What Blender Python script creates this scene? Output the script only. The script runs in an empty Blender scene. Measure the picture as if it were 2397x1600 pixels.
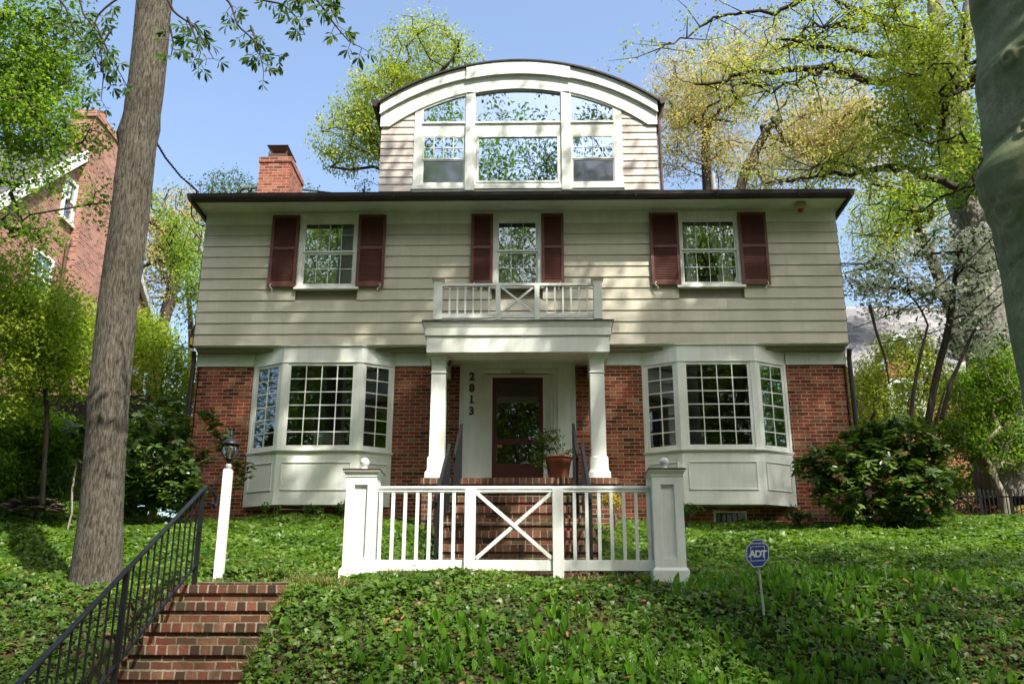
import bpy, math, random
import numpy as np
from mathutils import Matrix, Vector
rad = math.radians
C = bpy.context.scene.collection
sc = bpy.context.scene

# ------------------------------------------------------------------ camera
F = 2298.77; CAMZ = 1.6
def _R(p, y, r):
    cp, sp, cy, sy, cr, sr = math.cos(p), math.sin(p), math.cos(y), math.sin(y), math.cos(r), math.sin(r)
    B = np.array([[1,0,0],[0,0,1],[0,-1,0.]]); Rx = np.array([[1,0,0],[0,cp,-sp],[0,sp,cp]])
    Rz = np.array([[cy,-sy,0],[sy,cy,0],[0,0,1]]); Rr = np.array([[cr,-sr,0],[sr,cr,0],[0,0,1]])
    return Rz @ Rx @ B @ Rr
M_ = _R(rad(17.894), rad(1.2337), rad(-0.1461))
cam = bpy.data.objects.new("camera", bpy.data.cameras.new("camera")); C.objects.link(cam)
cam.data.sensor_width = 36; cam.data.lens = F / 2397 * 36
cam.data.clip_start = 0.1; cam.data.clip_end = 3000
mw = Matrix.Identity(4)
for i in range(3):
    mw[i][0] = M_[i,0]; mw[i][1] = -M_[i,1]; mw[i][2] = -M_[i,2]
mw[2][3] = CAMZ
cam.matrix_world = mw
sc.camera = cam
def at(u, v, Y):
    """world point at depth Y seen at (u, v) of the 2349-wide survey view of the place"""
    k = 2397/2349
    d = M_ @ np.array([u*k-1198.5, v*k-800, F]); d = d/d[1]*Y
    return np.array([d[0], Y, d[2]+CAMZ])

# ------------------------------------------------------------------ sky, sun, exposure
SUN = Vector((0.36, -0.50, 0.79)).normalized()
el = math.asin(SUN.z); az = math.atan2(SUN.x, SUN.y)
w = bpy.data.worlds.new("World"); sc.world = w; w.use_nodes = True
nt = w.node_tree; bg = nt.nodes['Background']
sky = nt.nodes.new('ShaderNodeTexSky'); sky.sky_type = 'NISHITA'; sky.sun_disc = False
sky.sun_elevation = el; sky.sun_rotation = az; sky.air_density = 1.0; sky.dust_density = 3.6; sky.ozone_density = 1.0
nt.links.new(sky.outputs[0], bg.inputs[0]); bg.inputs[1].default_value = 0.15
sl = bpy.data.lights.new("sun", 'SUN'); sl.energy = 3.9; sl.angle = rad(0.55); sl.color = (1.0, 0.94, 0.84)
so = bpy.data.objects.new("sun", sl); C.objects.link(so)
so.rotation_euler = SUN.to_track_quat('Z', 'Y').to_euler()
sc.view_settings.view_transform = 'Standard'; sc.view_settings.look = 'None'
sc.view_settings.exposure = 1.22; sc.view_settings.gamma = 1.0
sc.cycles.max_bounces = 8; sc.cycles.transparent_max_bounces = 12
sc.cycles.caustics_reflective = False; sc.cycles.caustics_refractive = False

# ------------------------------------------------------------------ helpers
def tag(o, label=None, cat=None, group=None, kind=None):
    if label: o['label'] = label
    if cat: o['category'] = cat
    if group: o['group'] = group
    if kind: o['kind'] = kind
    return o
def thing(name, label, cat, loc=(0,0,0), group=None):
    o = bpy.data.objects.new(name, None); C.objects.link(o); o.location = loc; o.empty_display_size = .2
    return tag(o, label, cat, group)
def attach(o, parent):
    if parent is not None:
        o.parent = parent
        g = Vector(parent.location) if parent.parent is None else Vector((0,0,0))
        o.matrix_parent_inverse = Matrix.Translation(-g)
    return o

class MB:
    """collects faces; build() links them as one mesh object with metre UVs"""
    def __init__(s): s.v = []; s.f = []; s.uv = {}
    def add(s, vs, fs):
        n = len(s.v); s.v += [tuple(map(float, p)) for p in vs]; s.f += [tuple(n+i for i in f) for f in fs]; return s
    def box(s, x0, x1, y0, y1, z0, z1):
        return s.add([(x0,y0,z0),(x1,y0,z0),(x1,y1,z0),(x0,y1,z0),(x0,y0,z1),(x1,y0,z1),(x1,y1,z1),(x0,y1,z1)],
                     [(0,3,2,1),(4,5,6,7),(0,1,5,4),(1,2,6,5),(2,3,7,6),(3,0,4,7)])
    def taper(s, a, b):
        """a, b = (x0,x1,y0,y1,z)"""
        (x0,x1,y0,y1,z0), (X0,X1,Y0,Y1,z1) = a, b
        return s.add([(x0,y0,z0),(x1,y0,z0),(x1,y1,z0),(x0,y1,z0),(X0,Y0,z1),(X1,Y0,z1),(X1,Y1,z1),(X0,Y1,z1)],
                     [(0,3,2,1),(4,5,6,7),(0,1,5,4),(1,2,6,5),(2,3,7,6),(3,0,4,7)])
    def fbox(s, o, d, n, a0, a1, b0, b1, z0, z1):
        """box in a wall frame: o origin (x,y), d unit dir along, n unit outward normal; a along, b outward"""
        P = lambda a, b, z: (o[0]+d[0]*a+n[0]*b, o[1]+d[1]*a+n[1]*b, z)
        return s.add([P(a0,b1,z0),P(a1,b1,z0),P(a1,b0,z0),P(a0,b0,z0),P(a0,b1,z1),P(a1,b1,z1),P(a1,b0,z1),P(a0,b0,z1)],
                     [(0,3,2,1),(4,5,6,7),(0,1,5,4),(1,2,6,5),(2,3,7,6),(3,0,4,7)])
    def bar(s, p, q, w, h, up=(0,0,1)):
        p, q = Vector(p), Vector(q); t = (q-p).normalized(); r = t.cross(Vector(up)).normalized(); u = r.cross(t)
        r, u = r*w/2, u*h/2
        vs = [p-r-u, p+r-u, p+r+u, p-r+u, q-r-u, q+r-u, q+r+u, q-r+u]
        return s.add(vs, [(0,1,2,3),(7,6,5,4),(0,4,5,1),(1,5,6,2),(2,6,7,3),(3,7,4,0)])
    def prism(s, poly, y0, y1):
        """polygon in XZ extruded over y"""
        n = len(poly)
        return s.add([(x,y0,z) for x,z in poly]+[(x,y1,z) for x,z in poly],
                     [tuple(range(n)), tuple(range(2*n-1,n-1,-1))]+[(i,(i+n),(i+1)%n+n,(i+1)%n) for i in range(n)])
    def prismx(s, poly, x0, x1):
        n = len(poly)
        return s.add([(x0,y,z) for y,z in poly]+[(x1,y,z) for y,z in poly],
                     [tuple(range(n-1,-1,-1)), tuple(range(n,2*n))]+[(i,(i+1)%n,(i+1)%n+n,i+n) for i in range(n)])
    def lathe(s, prof, cx, cy, seg=20, ax=None):
        n = len(prof); vs = []
        for r, z in prof:
            for k in range(seg):
                a = 2*math.pi*k/seg; vs.append((cx+r*math.cos(a), cy+r*math.sin(a), z))
        fs = [(i*seg+k, i*seg+(k+1)%seg, (i+1)*seg+(k+1)%seg, (i+1)*seg+k) for i in range(n-1) for k in range(seg)]
        fs += [tuple(range(seg-1,-1,-1)), tuple((n-1)*seg+k for k in range(seg))]
        return s.add(vs, fs)
    def tube(s, pts, rs, seg=8, cap=True, flat=1.0):
        pts = [Vector(p) for p in pts]; n = len(pts)
        if not hasattr(rs, '__len__'): rs = [rs]*n
        t0 = (pts[1]-pts[0]).normalized(); up = Vector((0,0,1)) if abs(t0.z) < .9 else Vector((1,0,0))
        r = t0.cross(up).normalized(); vs = []
        for i, p in enumerate(pts):
            t = (pts[min(i+1,n-1)]-pts[max(i-1,0)]).normalized()
            r = (r - t*r.dot(t)).normalized(); u = t.cross(r)
            for k in range(seg):
                a = 2*math.pi*k/seg; vs.append(p+(r*math.cos(a)*flat+u*math.sin(a))*rs[i])
        fs = [(i*seg+k, (i+1)*seg+k, (i+1)*seg+(k+1)%seg, i*seg+(k+1)%seg) for i in range(n-1) for k in range(seg)]
        if cap: fs += [tuple(range(seg)), tuple((n-1)*seg+k for k in range(seg-1,-1,-1))]
        return s.add(vs, fs)
    def build(s, name, mat, parent=None, smooth=False, bevel=0, uvscale=None):
        me = bpy.data.meshes.new(name); me.from_pydata(s.v, [], s.f); me.update()
        uv = me.uv_layers.new(name='UVMap').data
        for p in me.polygons:
            n = p.normal; ax, ay, az = abs(n.x), abs(n.y), abs(n.z)
            for li in p.loop_indices:
                c = me.vertices[me.loops[li].vertex_index].co
                if az >= ax and az >= ay: uv[li].uv = (c.x, c.y)
                elif ay*1.02 >= ax: uv[li].uv = (c.x, c.z)
                else: uv[li].uv = (c.y, c.z)
            p.use_smooth = smooth
        me.materials.append(mat)
        o = bpy.data.objects.new(name, me); C.objects.link(o); attach(o, parent)
        if bevel:
            b = o.modifiers.new('bevel','BEVEL'); b.width = bevel; b.segments = 2; b.limit_method = 'ANGLE'; b.angle_limit = rad(40)
        return o

def np_mesh(name, V, faces, mat, parent=None, tint=None, smooth=False):
    """faces: list of int arrays (n,k)"""
    me = bpy.data.meshes.new(name)
    V = np.asarray(V, dtype=np.float32); me.vertices.add(len(V)); me.vertices.foreach_set('co', V.ravel())
    loops = np.concatenate([f.ravel() for f in faces]).astype(np.int32)
    sizes = np.concatenate([np.full(len(f), f.shape[1], dtype=np.int32) for f in faces])
    starts = np.concatenate([[0], np.cumsum(sizes)[:-1]]).astype(np.int32)
    me.loops.add(len(loops)); me.loops.foreach_set('vertex_index', loops)
    me.polygons.add(len(sizes)); me.polygons.foreach_set('loop_start', starts)
    try: me.polygons.foreach_set('loop_total', sizes)
    except Exception: pass
    me.update(calc_edges=True); me.validate()
    if tint is not None:
        a = me.attributes.new('tint', 'FLOAT', 'POINT'); a.data.foreach_set('value', np.asarray(tint, dtype=np.float32))
    if smooth: me.polygons.foreach_set('use_smooth', np.ones(len(sizes), dtype=bool))
    me.materials.append(mat)
    o = bpy.data.objects.new(name, me); C.objects.link(o); attach(o, parent)
    return o

rng = np.random.default_rng(7); random.seed(7)
def norm(a): return a/np.maximum(np.linalg.norm(a, axis=-1, keepdims=True), 1e-9)
# leaf templates: (x along, y across, z normal), faces
T_OVAL = (np.array([(0,0,0),(.3,.2,.03),(.7,.2,.0),(1,0,-.08),(.7,-.2,.0),(.3,-.2,.03),(.5,0,-.04)]), [(0,6,1),(1,6,2),(2,6,3),(3,6,4),(4,6,5),(5,6,0)])
T_QUAD = (np.array([(0,0,0),(.45,.27,.05),(1,0,-.05),(.5,-.27,.05)]), [(0,1,2,3)])
T_HICK = (np.array([(0,0,0),(.35,.12,.03),(.65,.17,.01),(1,0,-.1),(.65,-.17,.01),(.35,-.12,.03),(.5,0,-.03)]), [(0,6,1),(1,6,2),(2,6,3),(3,6,4),(4,6,5),(5,6,0)])
T_LONG = (np.array([(0,0,0),(.35,.13,.04),(.75,.12,.0),(1,0,-.1),(.75,-.12,.0),(.35,-.13,.04)]), [(0,1,2,3),(0,3,4,5)])
T_LOBE = (np.array([(0,0,0),(.05,.42,-.05),(.4,.5,-.06),(.5,.24,.02),(1,0,-.1),(.5,-.24,.02),(.4,-.5,-.06),(.05,-.42,-.05)]), [(0,1,2,3),(0,3,4,5),(0,5,6,7)])
def leaves(name, P, A, N, S, tmpl, mat, parent=None, tint=None):
    tv, tf = tmpl; k = len(tv); n = len(P)
    A = norm(A); B = norm(np.cross(N, A)); Nn = np.cross(A, B)
    V = P[:,None,:] + S[:,None,None]*(tv[None,:,0:1]*A[:,None,:] + tv[None,:,1:2]*B[:,None,:] + tv[None,:,2:3]*Nn[:,None,:])
    off = (np.arange(n)*k)[:,None]
    faces = []
    for sz in sorted(set(len(f) for f in tf)):
        fs = np.array([f for f in tf if len(f) == sz])
        faces.append((off[:,:,None]+fs[None,:,:]).reshape(-1, sz))
    if tint is None: tint = rng.random(n)
    return np_mesh(name, V.reshape(-1,3), faces, mat, parent, np.repeat(tint, k))

# ------------------------------------------------------------------ materials
def mat(name):
    m = bpy.data.materials.new(name); m.use_nodes = True; nt = m.node_tree; nt.nodes.clear()
    out = nt.nodes.new('ShaderNodeOutputMaterial'); return m, nt, out
def nd(nt, t, **k):
    n = nt.nodes.new(t)
    for a, b in k.items():
        if a.startswith('i_'):
            key = a[2:]; key = int(key) if key.isdigit() else key.replace('_', ' ')
            n.inputs[key].default_value = b
        else: setattr(n, a, b)
    return n
def ramp(nt, fac, stops, interp='LINEAR'):
    r = nt.nodes.new('ShaderNodeValToRGB'); r.color_ramp.interpolation = interp
    e = r.color_ramp.elements
    while len(e) > 1: e.remove(e[0])
    e[0].position = stops[0][0]; e[0].color = (*stops[0][1], 1)
    for p, c in stops[1:]:
        x = e.new(p); x.color = (*c, 1)
    nt.links.new(fac, r.inputs[0]); return r.outputs[0]
def mixc(nt, fac, a, b, mode='MIX'):
    m = nt.nodes.new('ShaderNodeMix'); m.data_type = 'RGBA'; m.blend_type = mode
    for i, v in ((0, fac), (6, a), (7, b)):
        if hasattr(v, 'links'): nt.links.new(v, m.inputs[i])
        elif i == 0: m.inputs[0].default_value = v
        else: m.inputs[i].default_value = (*v, 1)
    return m.outputs[2]
def noise(nt, scale, detail=4, vec=None, rough=.55):
    n = nd(nt, 'ShaderNodeTexNoise', i_Scale=scale, i_Detail=detail, i_Roughness=rough)
    if vec is None:
        g = nt.nodes.new('ShaderNodeNewGeometry'); vec = g.outputs['Position']
    nt.links.new(vec, n.inputs['Vector']); return n.outputs['Fac']
def bsdf(nt, out, col, rough=.6, spec=.4, bump=None, bstr=.3, bdist=.01, metal=0):
    b = nd(nt, 'ShaderNodeBsdfPrincipled', i_Roughness=rough, i_Metallic=metal)
    b.inputs['Specular IOR Level'].default_value = spec
    if hasattr(col, 'links'): nt.links.new(col, b.inputs['Base Color'])
    else: b.inputs['Base Color'].default_value = (*col, 1)
    if bump is not None:
        bp = nd(nt, 'ShaderNodeBump', i_Strength=bstr, i_Distance=bdist); nt.links.new(bump, bp.inputs['Height'])
        nt.links.new(bp.outputs[0], b.inputs['Normal'])
    nt.links.new(b.outputs[0], out.inputs[0]); return b

def brick_mat(name, stops, mortar, bw=.205, rh=.0677, ms=.0055, off=.5, bump=.6, moss=0, wob=.012):
    m, nt, out = mat(name)
    uv = nt.nodes.new('ShaderNodeUVMap'); uv.uv_map = 'UVMap'
    # slight waviness so the courses are not ruled
    nz = nd(nt, 'ShaderNodeTexNoise', i_Scale=9.0, i_Detail=2.0); nt.links.new(uv.outputs[0], nz.inputs['Vector'])
    vs = nd(nt, 'ShaderNodeVectorMath', operation='SUBTRACT'); nt.links.new(nz.outputs['Color'], vs.inputs[0]); vs.inputs[1].default_value = (.5,.5,.5)
    vm = nd(nt, 'ShaderNodeVectorMath', operation='SCALE'); nt.links.new(vs.outputs[0], vm.inputs[0]); vm.inputs['Scale'].default_value = wob
    va = nd(nt, 'ShaderNodeVectorMath', operation='ADD'); nt.links.new(uv.outputs[0], va.inputs[0]); nt.links.new(vm.outputs[0], va.inputs[1])
    br = nd(nt, 'ShaderNodeTexBrick', i_Scale=1.0); br.offset = off; br.squash = 1.0
    br.inputs['Brick Width'].default_value = bw; br.inputs['Row Height'].default_value = rh
    br.inputs['Mortar Size'].default_value = ms; br.inputs['Mortar Smooth'].default_value = .25; br.inputs['Bias'].default_value = 0
    br.inputs['Color1'].default_value = (0,0,0,1); br.inputs['Color2'].default_value = (1,1,1,1); br.inputs['Mortar'].default_value = (.5,.5,.5,1)
    nt.links.new(va.outputs[0], br.inputs['Vector'])
    base = ramp(nt, br.outputs['Color'], stops)
    n1 = noise(nt, 45, 4); n2 = noise(nt, .9, 3)
    base = mixc(nt, .55, base, ramp(nt, n1, [(.3,(.55,.55,.55)),(.7,(1.25,1.2,1.15))]), 'MULTIPLY')
    base = mixc(nt, .6, base, ramp(nt, n2, [(.3,(.72,.7,.7)),(.7,(1.15,1.12,1.1))]), 'MULTIPLY')
    mort = mixc(nt, .5, mortar, ramp(nt, noise(nt, 25, 3), [(.3,(.6,.6,.55)),(.7,(1.2,1.2,1.2))]), 'MULTIPLY')
    col = mixc(nt, br.outputs['Fac'], base, mort)
    if moss:
        mm = ramp(nt, noise(nt, 2.6, 8, None, .72), [(.44,(0,0,0)),(.66,(moss,moss,moss))]); col = mixc(nt, mm, col, (.045,.042,.02))
    inv = nd(nt, 'ShaderNodeMath', operation='SUBTRACT'); inv.inputs[0].default_value = 1.0; nt.links.new(br.outputs['Fac'], inv.inputs[1])
    ad = nd(nt, 'ShaderNodeMath', operation='MULTIPLY_ADD'); nt.links.new(n1, ad.inputs[0]); ad.inputs[1].default_value = .35; nt.links.new(inv.outputs[0], ad.inputs[2])
    bsdf(nt, out, col, .85, .25, ad.outputs[0], bump, .008)
    return m
RED = [(0,(.06,.02,.013)),(.15,(.15,.034,.021)),(.5,(.25,.052,.031)),(.75,(.30,.075,.045)),(.9,(.34,.15,.085)),(1,(.20,.10,.06))]
M = {}
M['brick'] = brick_mat('house_brick', RED, (.37,.31,.20), .205, .0677, .0065, moss=.3, wob=.014)
M['step_brick'] = brick_mat('step_brick', [(0,(.035,.02,.014)),(.3,(.09,.036,.024)),(.7,(.165,.052,.032)),(1,(.21,.10,.06))], (.25,.225,.15), .205, .075, .008, moss=.9, wob=.022)
M['rowlock'] = brick_mat('rowlock_brick', [(0,(.04,.024,.018)),(.3,(.105,.042,.03)),(.7,(.19,.062,.04)),(1,(.23,.12,.078))], (.28,.255,.18), .104, .5, .010, 0, moss=.9, wob=.022)
M['chimney_brick'] = brick_mat('chimney_brick', [(0,(.13,.045,.03)),(.5,(.30,.085,.05)),(1,(.38,.16,.10))], (.36,.28,.22), .205, .07, .007)
M['orange_brick'] = brick_mat('orange_brick', [(0,(.17,.075,.055)),(.5,(.33,.145,.105)),(1,(.42,.22,.165))], (.38,.30,.25), .22, .075, .008, bump=.3)

def paint(name, col, rough=.5, dirt=.25, dirtcol=(.75,.76,.66), sc1=2.2, bump=.08, spec=.35, streak=.15):
    m, nt, out = mat(name)
    g = nt.nodes.new('ShaderNodeNewGeometry')
    mp = nd(nt, 'ShaderNodeMapping'); mp.inputs['Scale'].default_value = (1,1,.35); nt.links.new(g.outputs['Position'], mp.inputs[0])
    n = noise(nt, sc1, 6, mp.outputs[0], .65); n2 = noise(nt, 38, 3)
    c = mixc(nt, dirt, col, mixc(nt, 1.0, col, ramp(nt, n, [(.35,dirtcol),(.65,(1.06,1.06,1.06))]), 'MULTIPLY'))
    mp2 = nd(nt, 'ShaderNodeMapping'); mp2.inputs['Scale'].default_value = (16,16,.9); nt.links.new(g.outputs['Position'], mp2.inputs[0])
    c = mixc(nt, streak, c, mixc(nt, 1.0, c, ramp(nt, noise(nt, 1.0, 5, mp2.outputs[0], .7), [(.38,(.66,.66,.56)),(.58,(1.03,1.03,1.03))]), 'MULTIPLY'))
    bsdf(nt, out, c, rough, spec, n2, bump, .004)
    return m
M['white'] = paint('white_paint', (.74,.77,.74), .42, .6)
M['fence_white'] = paint('white_fence_paint', (.76,.79,.77), .4, .5, (.68,.70,.62), 4)
M['siding'] = paint('beige_siding_paint', (.56,.53,.435), .55, .7, (.80,.79,.72), 1.6, .15, streak=.10)
M['dormer_siding'] = paint('pinkish_siding_paint', (.57,.515,.475), .55, .6, (.82,.8,.76), 1.6, .15, streak=.10)
M['shutter'] = paint('maroon_shutter_paint', (.155,.058,.044), .5, .6, (.65,.65,.65), 6)
M['door'] = paint('maroon_door_paint', (.085,.018,.014), .4, .3)
M['gutter'] = paint('dark_brown_metal', (.030,.022,.018), .5, .4, (.6,.6,.6), 3)
M['black'] = paint('black_iron', (.009,.010,.012), .45, .4, (.6,.6,.6), 10, .2, .35)
M['metal_edge'] = paint('dark_lead', (.05,.052,.055), .5, .5, (.6,.6,.6))
M['copper'] = paint('copper_cap', (.45,.20,.09), .4, .4, (.5,.5,.5))
M['terracotta'] = paint('terracotta', (.34,.13,.075), .75, .8, (.75,.72,.7), 9, .2, .2)
M['concrete'] = paint('concrete', (.33,.31,.27), .9, .8, (.6,.6,.55), 8, .5, .2)
M['stone'] = paint('field_stone', (.12,.10,.08), .9, 1.0, (.45,.42,.38), 7, .8, .2)
M['wood_fence'] = paint('dark_wood', (.028,.022,.018), .85, .8, (.55,.55,.55), 5, .5, .2)
M['galv'] = paint('galvanised_metal', (.42,.43,.42), .45, .6, (.6,.6,.6), 12)
M['interior'] = paint('interior_plaster', (.30,.26,.20), .8, .3)
M['fabric'] = paint('white_curtain', (.72,.72,.68), .9, .3)
M['blind'] = paint('blind_slat', (.62,.64,.58), .6, .2)
M['soil'] = None
def slate():
    m = brick_mat('slate_roof', [(0,(.11,.115,.13)),(.5,(.19,.195,.21)),(1,(.27,.265,.265))], (.07,.07,.08), .28, .19, .006)
    return m
M['slate'] = slate()
M['slate_dark'] = brick_mat('dark_slate_roof', [(0,(.05,.052,.06)),(.5,(.085,.088,.095)),(1,(.13,.13,.13))], (.02,.02,.025), .28, .19, .006)
M['roof_dark'] = brick_mat('dark_shingle', [(0,(.025,.024,.026)),(1,(.055,.05,.05))], (.012,.012,.012), .3, .14, .006)

def bark(name, c1, c2, scale=(9,9,1.6), rough=.9, bump=1.0, dist=.03, lichen=None):
    m, nt, out = mat(name)
    g = nt.nodes.new('ShaderNodeNewGeometry')
    mp = nd(nt, 'ShaderNodeMapping'); mp.inputs['Scale'].default_value = scale; nt.links.new(g.outputs['Position'], mp.inputs[0])
    n = noise(nt, 2.2, 8, mp.outputs[0], .7); n2 = noise(nt, 1.3, 3)
    c = ramp(nt, n, [(.32,c1),(.47,tuple((a+b)/2 for a,b in zip(c1,c2))),(.6,c2)])
    c = mixc(nt, .7, c, ramp(nt, n2, [(.35,(.62,.64,.58)),(.65,(1.15,1.12,1.08))]), 'MULTIPLY')
    if lichen: c = mixc(nt, ramp(nt, noise(nt, .9, 4), [(.42,(0,0,0)),(.62,(1,1,1))]), c, lichen)
    bsdf(nt, out, c, rough, .2, n, bump, dist)
    return m
M['bark'] = bark('furrowed_bark', (.014,.012,.010), (.19,.172,.14), (22,22,4.2), .95, 1.0, .05)
def beech_mat():
    m, nt, out = mat('smooth_beech_bark')
    n = noise(nt, 22, 8, None, .7); n2 = noise(nt, 3.2, 6, None, .65); n3 = noise(nt, 1.1, 4)
    c = ramp(nt, n, [(.3,(.16,.165,.115)),(.5,(.25,.25,.18)),(.72,(.36,.35,.27))])
    c = mixc(nt, .85, c, ramp(nt, n2, [(.35,(.55,.6,.5)),(.5,(.95,1,.85)),(.68,(1.3,1.3,1.2))]), 'MULTIPLY')
    c = mixc(nt, ramp(nt, n3, [(.38,(.15,.15,.15)),(.62,(.8,.8,.8))]), c, (.13,.175,.07))
    bsdf(nt, out, c, .9, .15, n, .5, .008); return m
M['beech'] = beech_mat()
M['grey_bark'] = bark('grey_bark', (.07,.065,.06), (.25,.235,.22), (6,6,1.2))
M['dark_bark'] = bark('dark_bark', (.025,.02,.016), (.09,.075,.06), (8,8,2))
M['pale_bark'] = bark('pale_bark', (.13,.12,.09), (.36,.33,.26), (8,8,2))

def foliage(name, cols, trans=.45, tcol=(1.25,1.3,.6), rough=.5, spec=.25):
    m, nt, out = mat(name)
    a = nd(nt, 'ShaderNodeAttribute', attribute_name='tint')
    n = len(cols); c = ramp(nt, a.outputs['Fac'], [(i/(n-1), k) for i, k in enumerate(cols)])
    b = bsdf(nt, out, c, rough, spec)
    t = nt.nodes.new('ShaderNodeBsdfTranslucent')
    nt.links.new(mixc(nt, 1.0, c, tcol, 'MULTIPLY'), t.inputs[0])
    mx = nt.nodes.new('ShaderNodeMixShader'); mx.inputs[0].default_value = trans
    nt.links.new(b.outputs[0], mx.inputs[1]); nt.links.new(t.outputs[0], mx.inputs[2]); nt.links.new(mx.outputs[0], out.inputs[0])
    return m
M['f_yellow'] = foliage('yellow_green_leaves', [(.15,.21,.03),(.29,.36,.05),(.42,.45,.09)], .55)
M['f_orange'] = foliage('golden_leaves', [(.31,.28,.11),(.46,.39,.16),(.50,.42,.22),(.28,.34,.08),(.36,.40,.12)], .55, (1.2,1.15,.7))
M['f_bright'] = foliage('bright_lime_leaves', [(.13,.22,.025),(.25,.35,.04),(.42,.47,.07)], .55)
M['f_maple'] = foliage('bright_maple_leaves', [(.08,.17,.02),(.16,.28,.03),(.28,.38,.045)], .6)
M['f_green'] = foliage('mid_green_leaves', [(.035,.08,.015),(.07,.14,.02),(.13,.2,.035)], .45)
M['f_hickory'] = foliage('hickory_leaves', [(.04,.09,.02),(.07,.14,.028),(.12,.2,.035)], .5)
M['f_dark'] = foliage('rhododendron_leaves', [(.03,.07,.015),(.06,.12,.02),(.11,.18,.035),(.25,.27,.07)], .3, (1.2,1.25,.6), .32, .5)
M['f_ivy'] = foliage('ivy_leaves', [(.035,.085,.012),(.085,.17,.02),(.16,.27,.032),(.30,.38,.06)], .45, (1.3,1.3,.6), .42, .4)
M['f_lily'] = foliage('lily_leaves', [(.07,.18,.016),(.11,.25,.022),(.17,.33,.035)], .5, (1.2,1.3,.5), .4, .4)
M['f_grass'] = foliage('grass_blades', [(.05,.09,.02),(.14,.18,.04),(.38,.32,.17)], .35)
M['f_canopy'] = foliage('canopy_leaves', [(.05,.10,.02),(.09,.15,.03),(.14,.2,.04)], .5)
M['f_litter'] = foliage('dry_leaves', [(.16,.07,.03),(.33,.14,.05),(.36,.27,.17)], .2)
M['f_white'] = foliage('white_petals', [(.62,.64,.46),(.8,.8,.7),(.85,.85,.8)], .5, (1,1,.9))
M['f_nandina'] = foliage('nandina_leaves', [(.35,.32,.05),(.5,.40,.06),(.45,.16,.05)], .5)
M['f_red'] = foliage('red_petals', [(.5,.03,.05),(.6,.08,.10)], .3, (1,.6,.6))

def glass(name, refl=.25, tint=(.9,.95,.95), wav=.0, rough=.003, gcol=(.95,.97,1)):
    m, nt, out = mat(name)
    t = nd(nt, 'ShaderNodeBsdfTransparent'); t.inputs[0].default_value = (*tint, 1)
    g = nd(nt, 'ShaderNodeBsdfGlossy', i_Roughness=rough)
    g.inputs[0].default_value = (*gcol,1)
    if wav:
        n = noise(nt, 3.5, 1); bp = nd(nt, 'ShaderNodeBump', i_Strength=wav, i_Distance=.02); nt.links.new(n, bp.inputs['Height']); nt.links.new(bp.outputs[0], g.inputs['Normal'])
    lw = nd(nt, 'ShaderNodeLayerWeight', i_Blend=.35)
    ma = nd(nt, 'ShaderNodeMath', operation='MULTIPLY_ADD', use_clamp=True); nt.links.new(lw.outputs['Fresnel'], ma.inputs[0]); ma.inputs[1].default_value = .6; ma.inputs[2].default_value = refl
    mx = nt.nodes.new('ShaderNodeMixShader'); nt.links.new(ma.outputs[0], mx.inputs[0]); nt.links.new(t.outputs[0], mx.inputs[1]); nt.links.new(g.outputs[0], mx.inputs[2])
    nt.links.new(mx.outputs[0], out.inputs[0]); return m
M['glass'] = glass('window_glass', .07, (.7,.75,.72), .02)
M['glass_up'] = glass('upper_window_glass', .13, (.92,.95,.9), .015)
M['glass_dorm'] = glass('coated_glass', .55, (.5,.55,.6), .012, gcol=(.62,.74,.9))
M['glass_lamp'] = glass('lantern_glass', .15, (.9,.95,.95), .0)
M['glass_screen'] = glass('screened_glass', .14, (.25,.28,.3), .03, .05)
def flat(name, col, rough=.5): 
    m, nt, out = mat(name); bsdf(nt, out, col, rough, .4, noise(nt, 60, 2), .05, .002); return m
M['sign_blue'] = flat('sign_blue', (.012,.055,.30), .35)
M['sign_white'] = flat('sign_white', (.75,.76,.75), .4)
M['bronze'] = flat('dark_bronze', (.07,.035,.03), .4)
M['yellow'] = flat('yellow_plastic', (.65,.45,.03))
M['redlens'] = flat('red_lens', (.45,.015,.01), .2)
M['siren'] = flat('weathered_cream_plastic', (.42,.38,.2), .6)
M['bulb'] = flat('frosted_bulb', (.8,.78,.7), .4)
M['brown'] = paint('brown_downspout', (.10,.055,.04), .45, .4, (.6,.6,.6))

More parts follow.
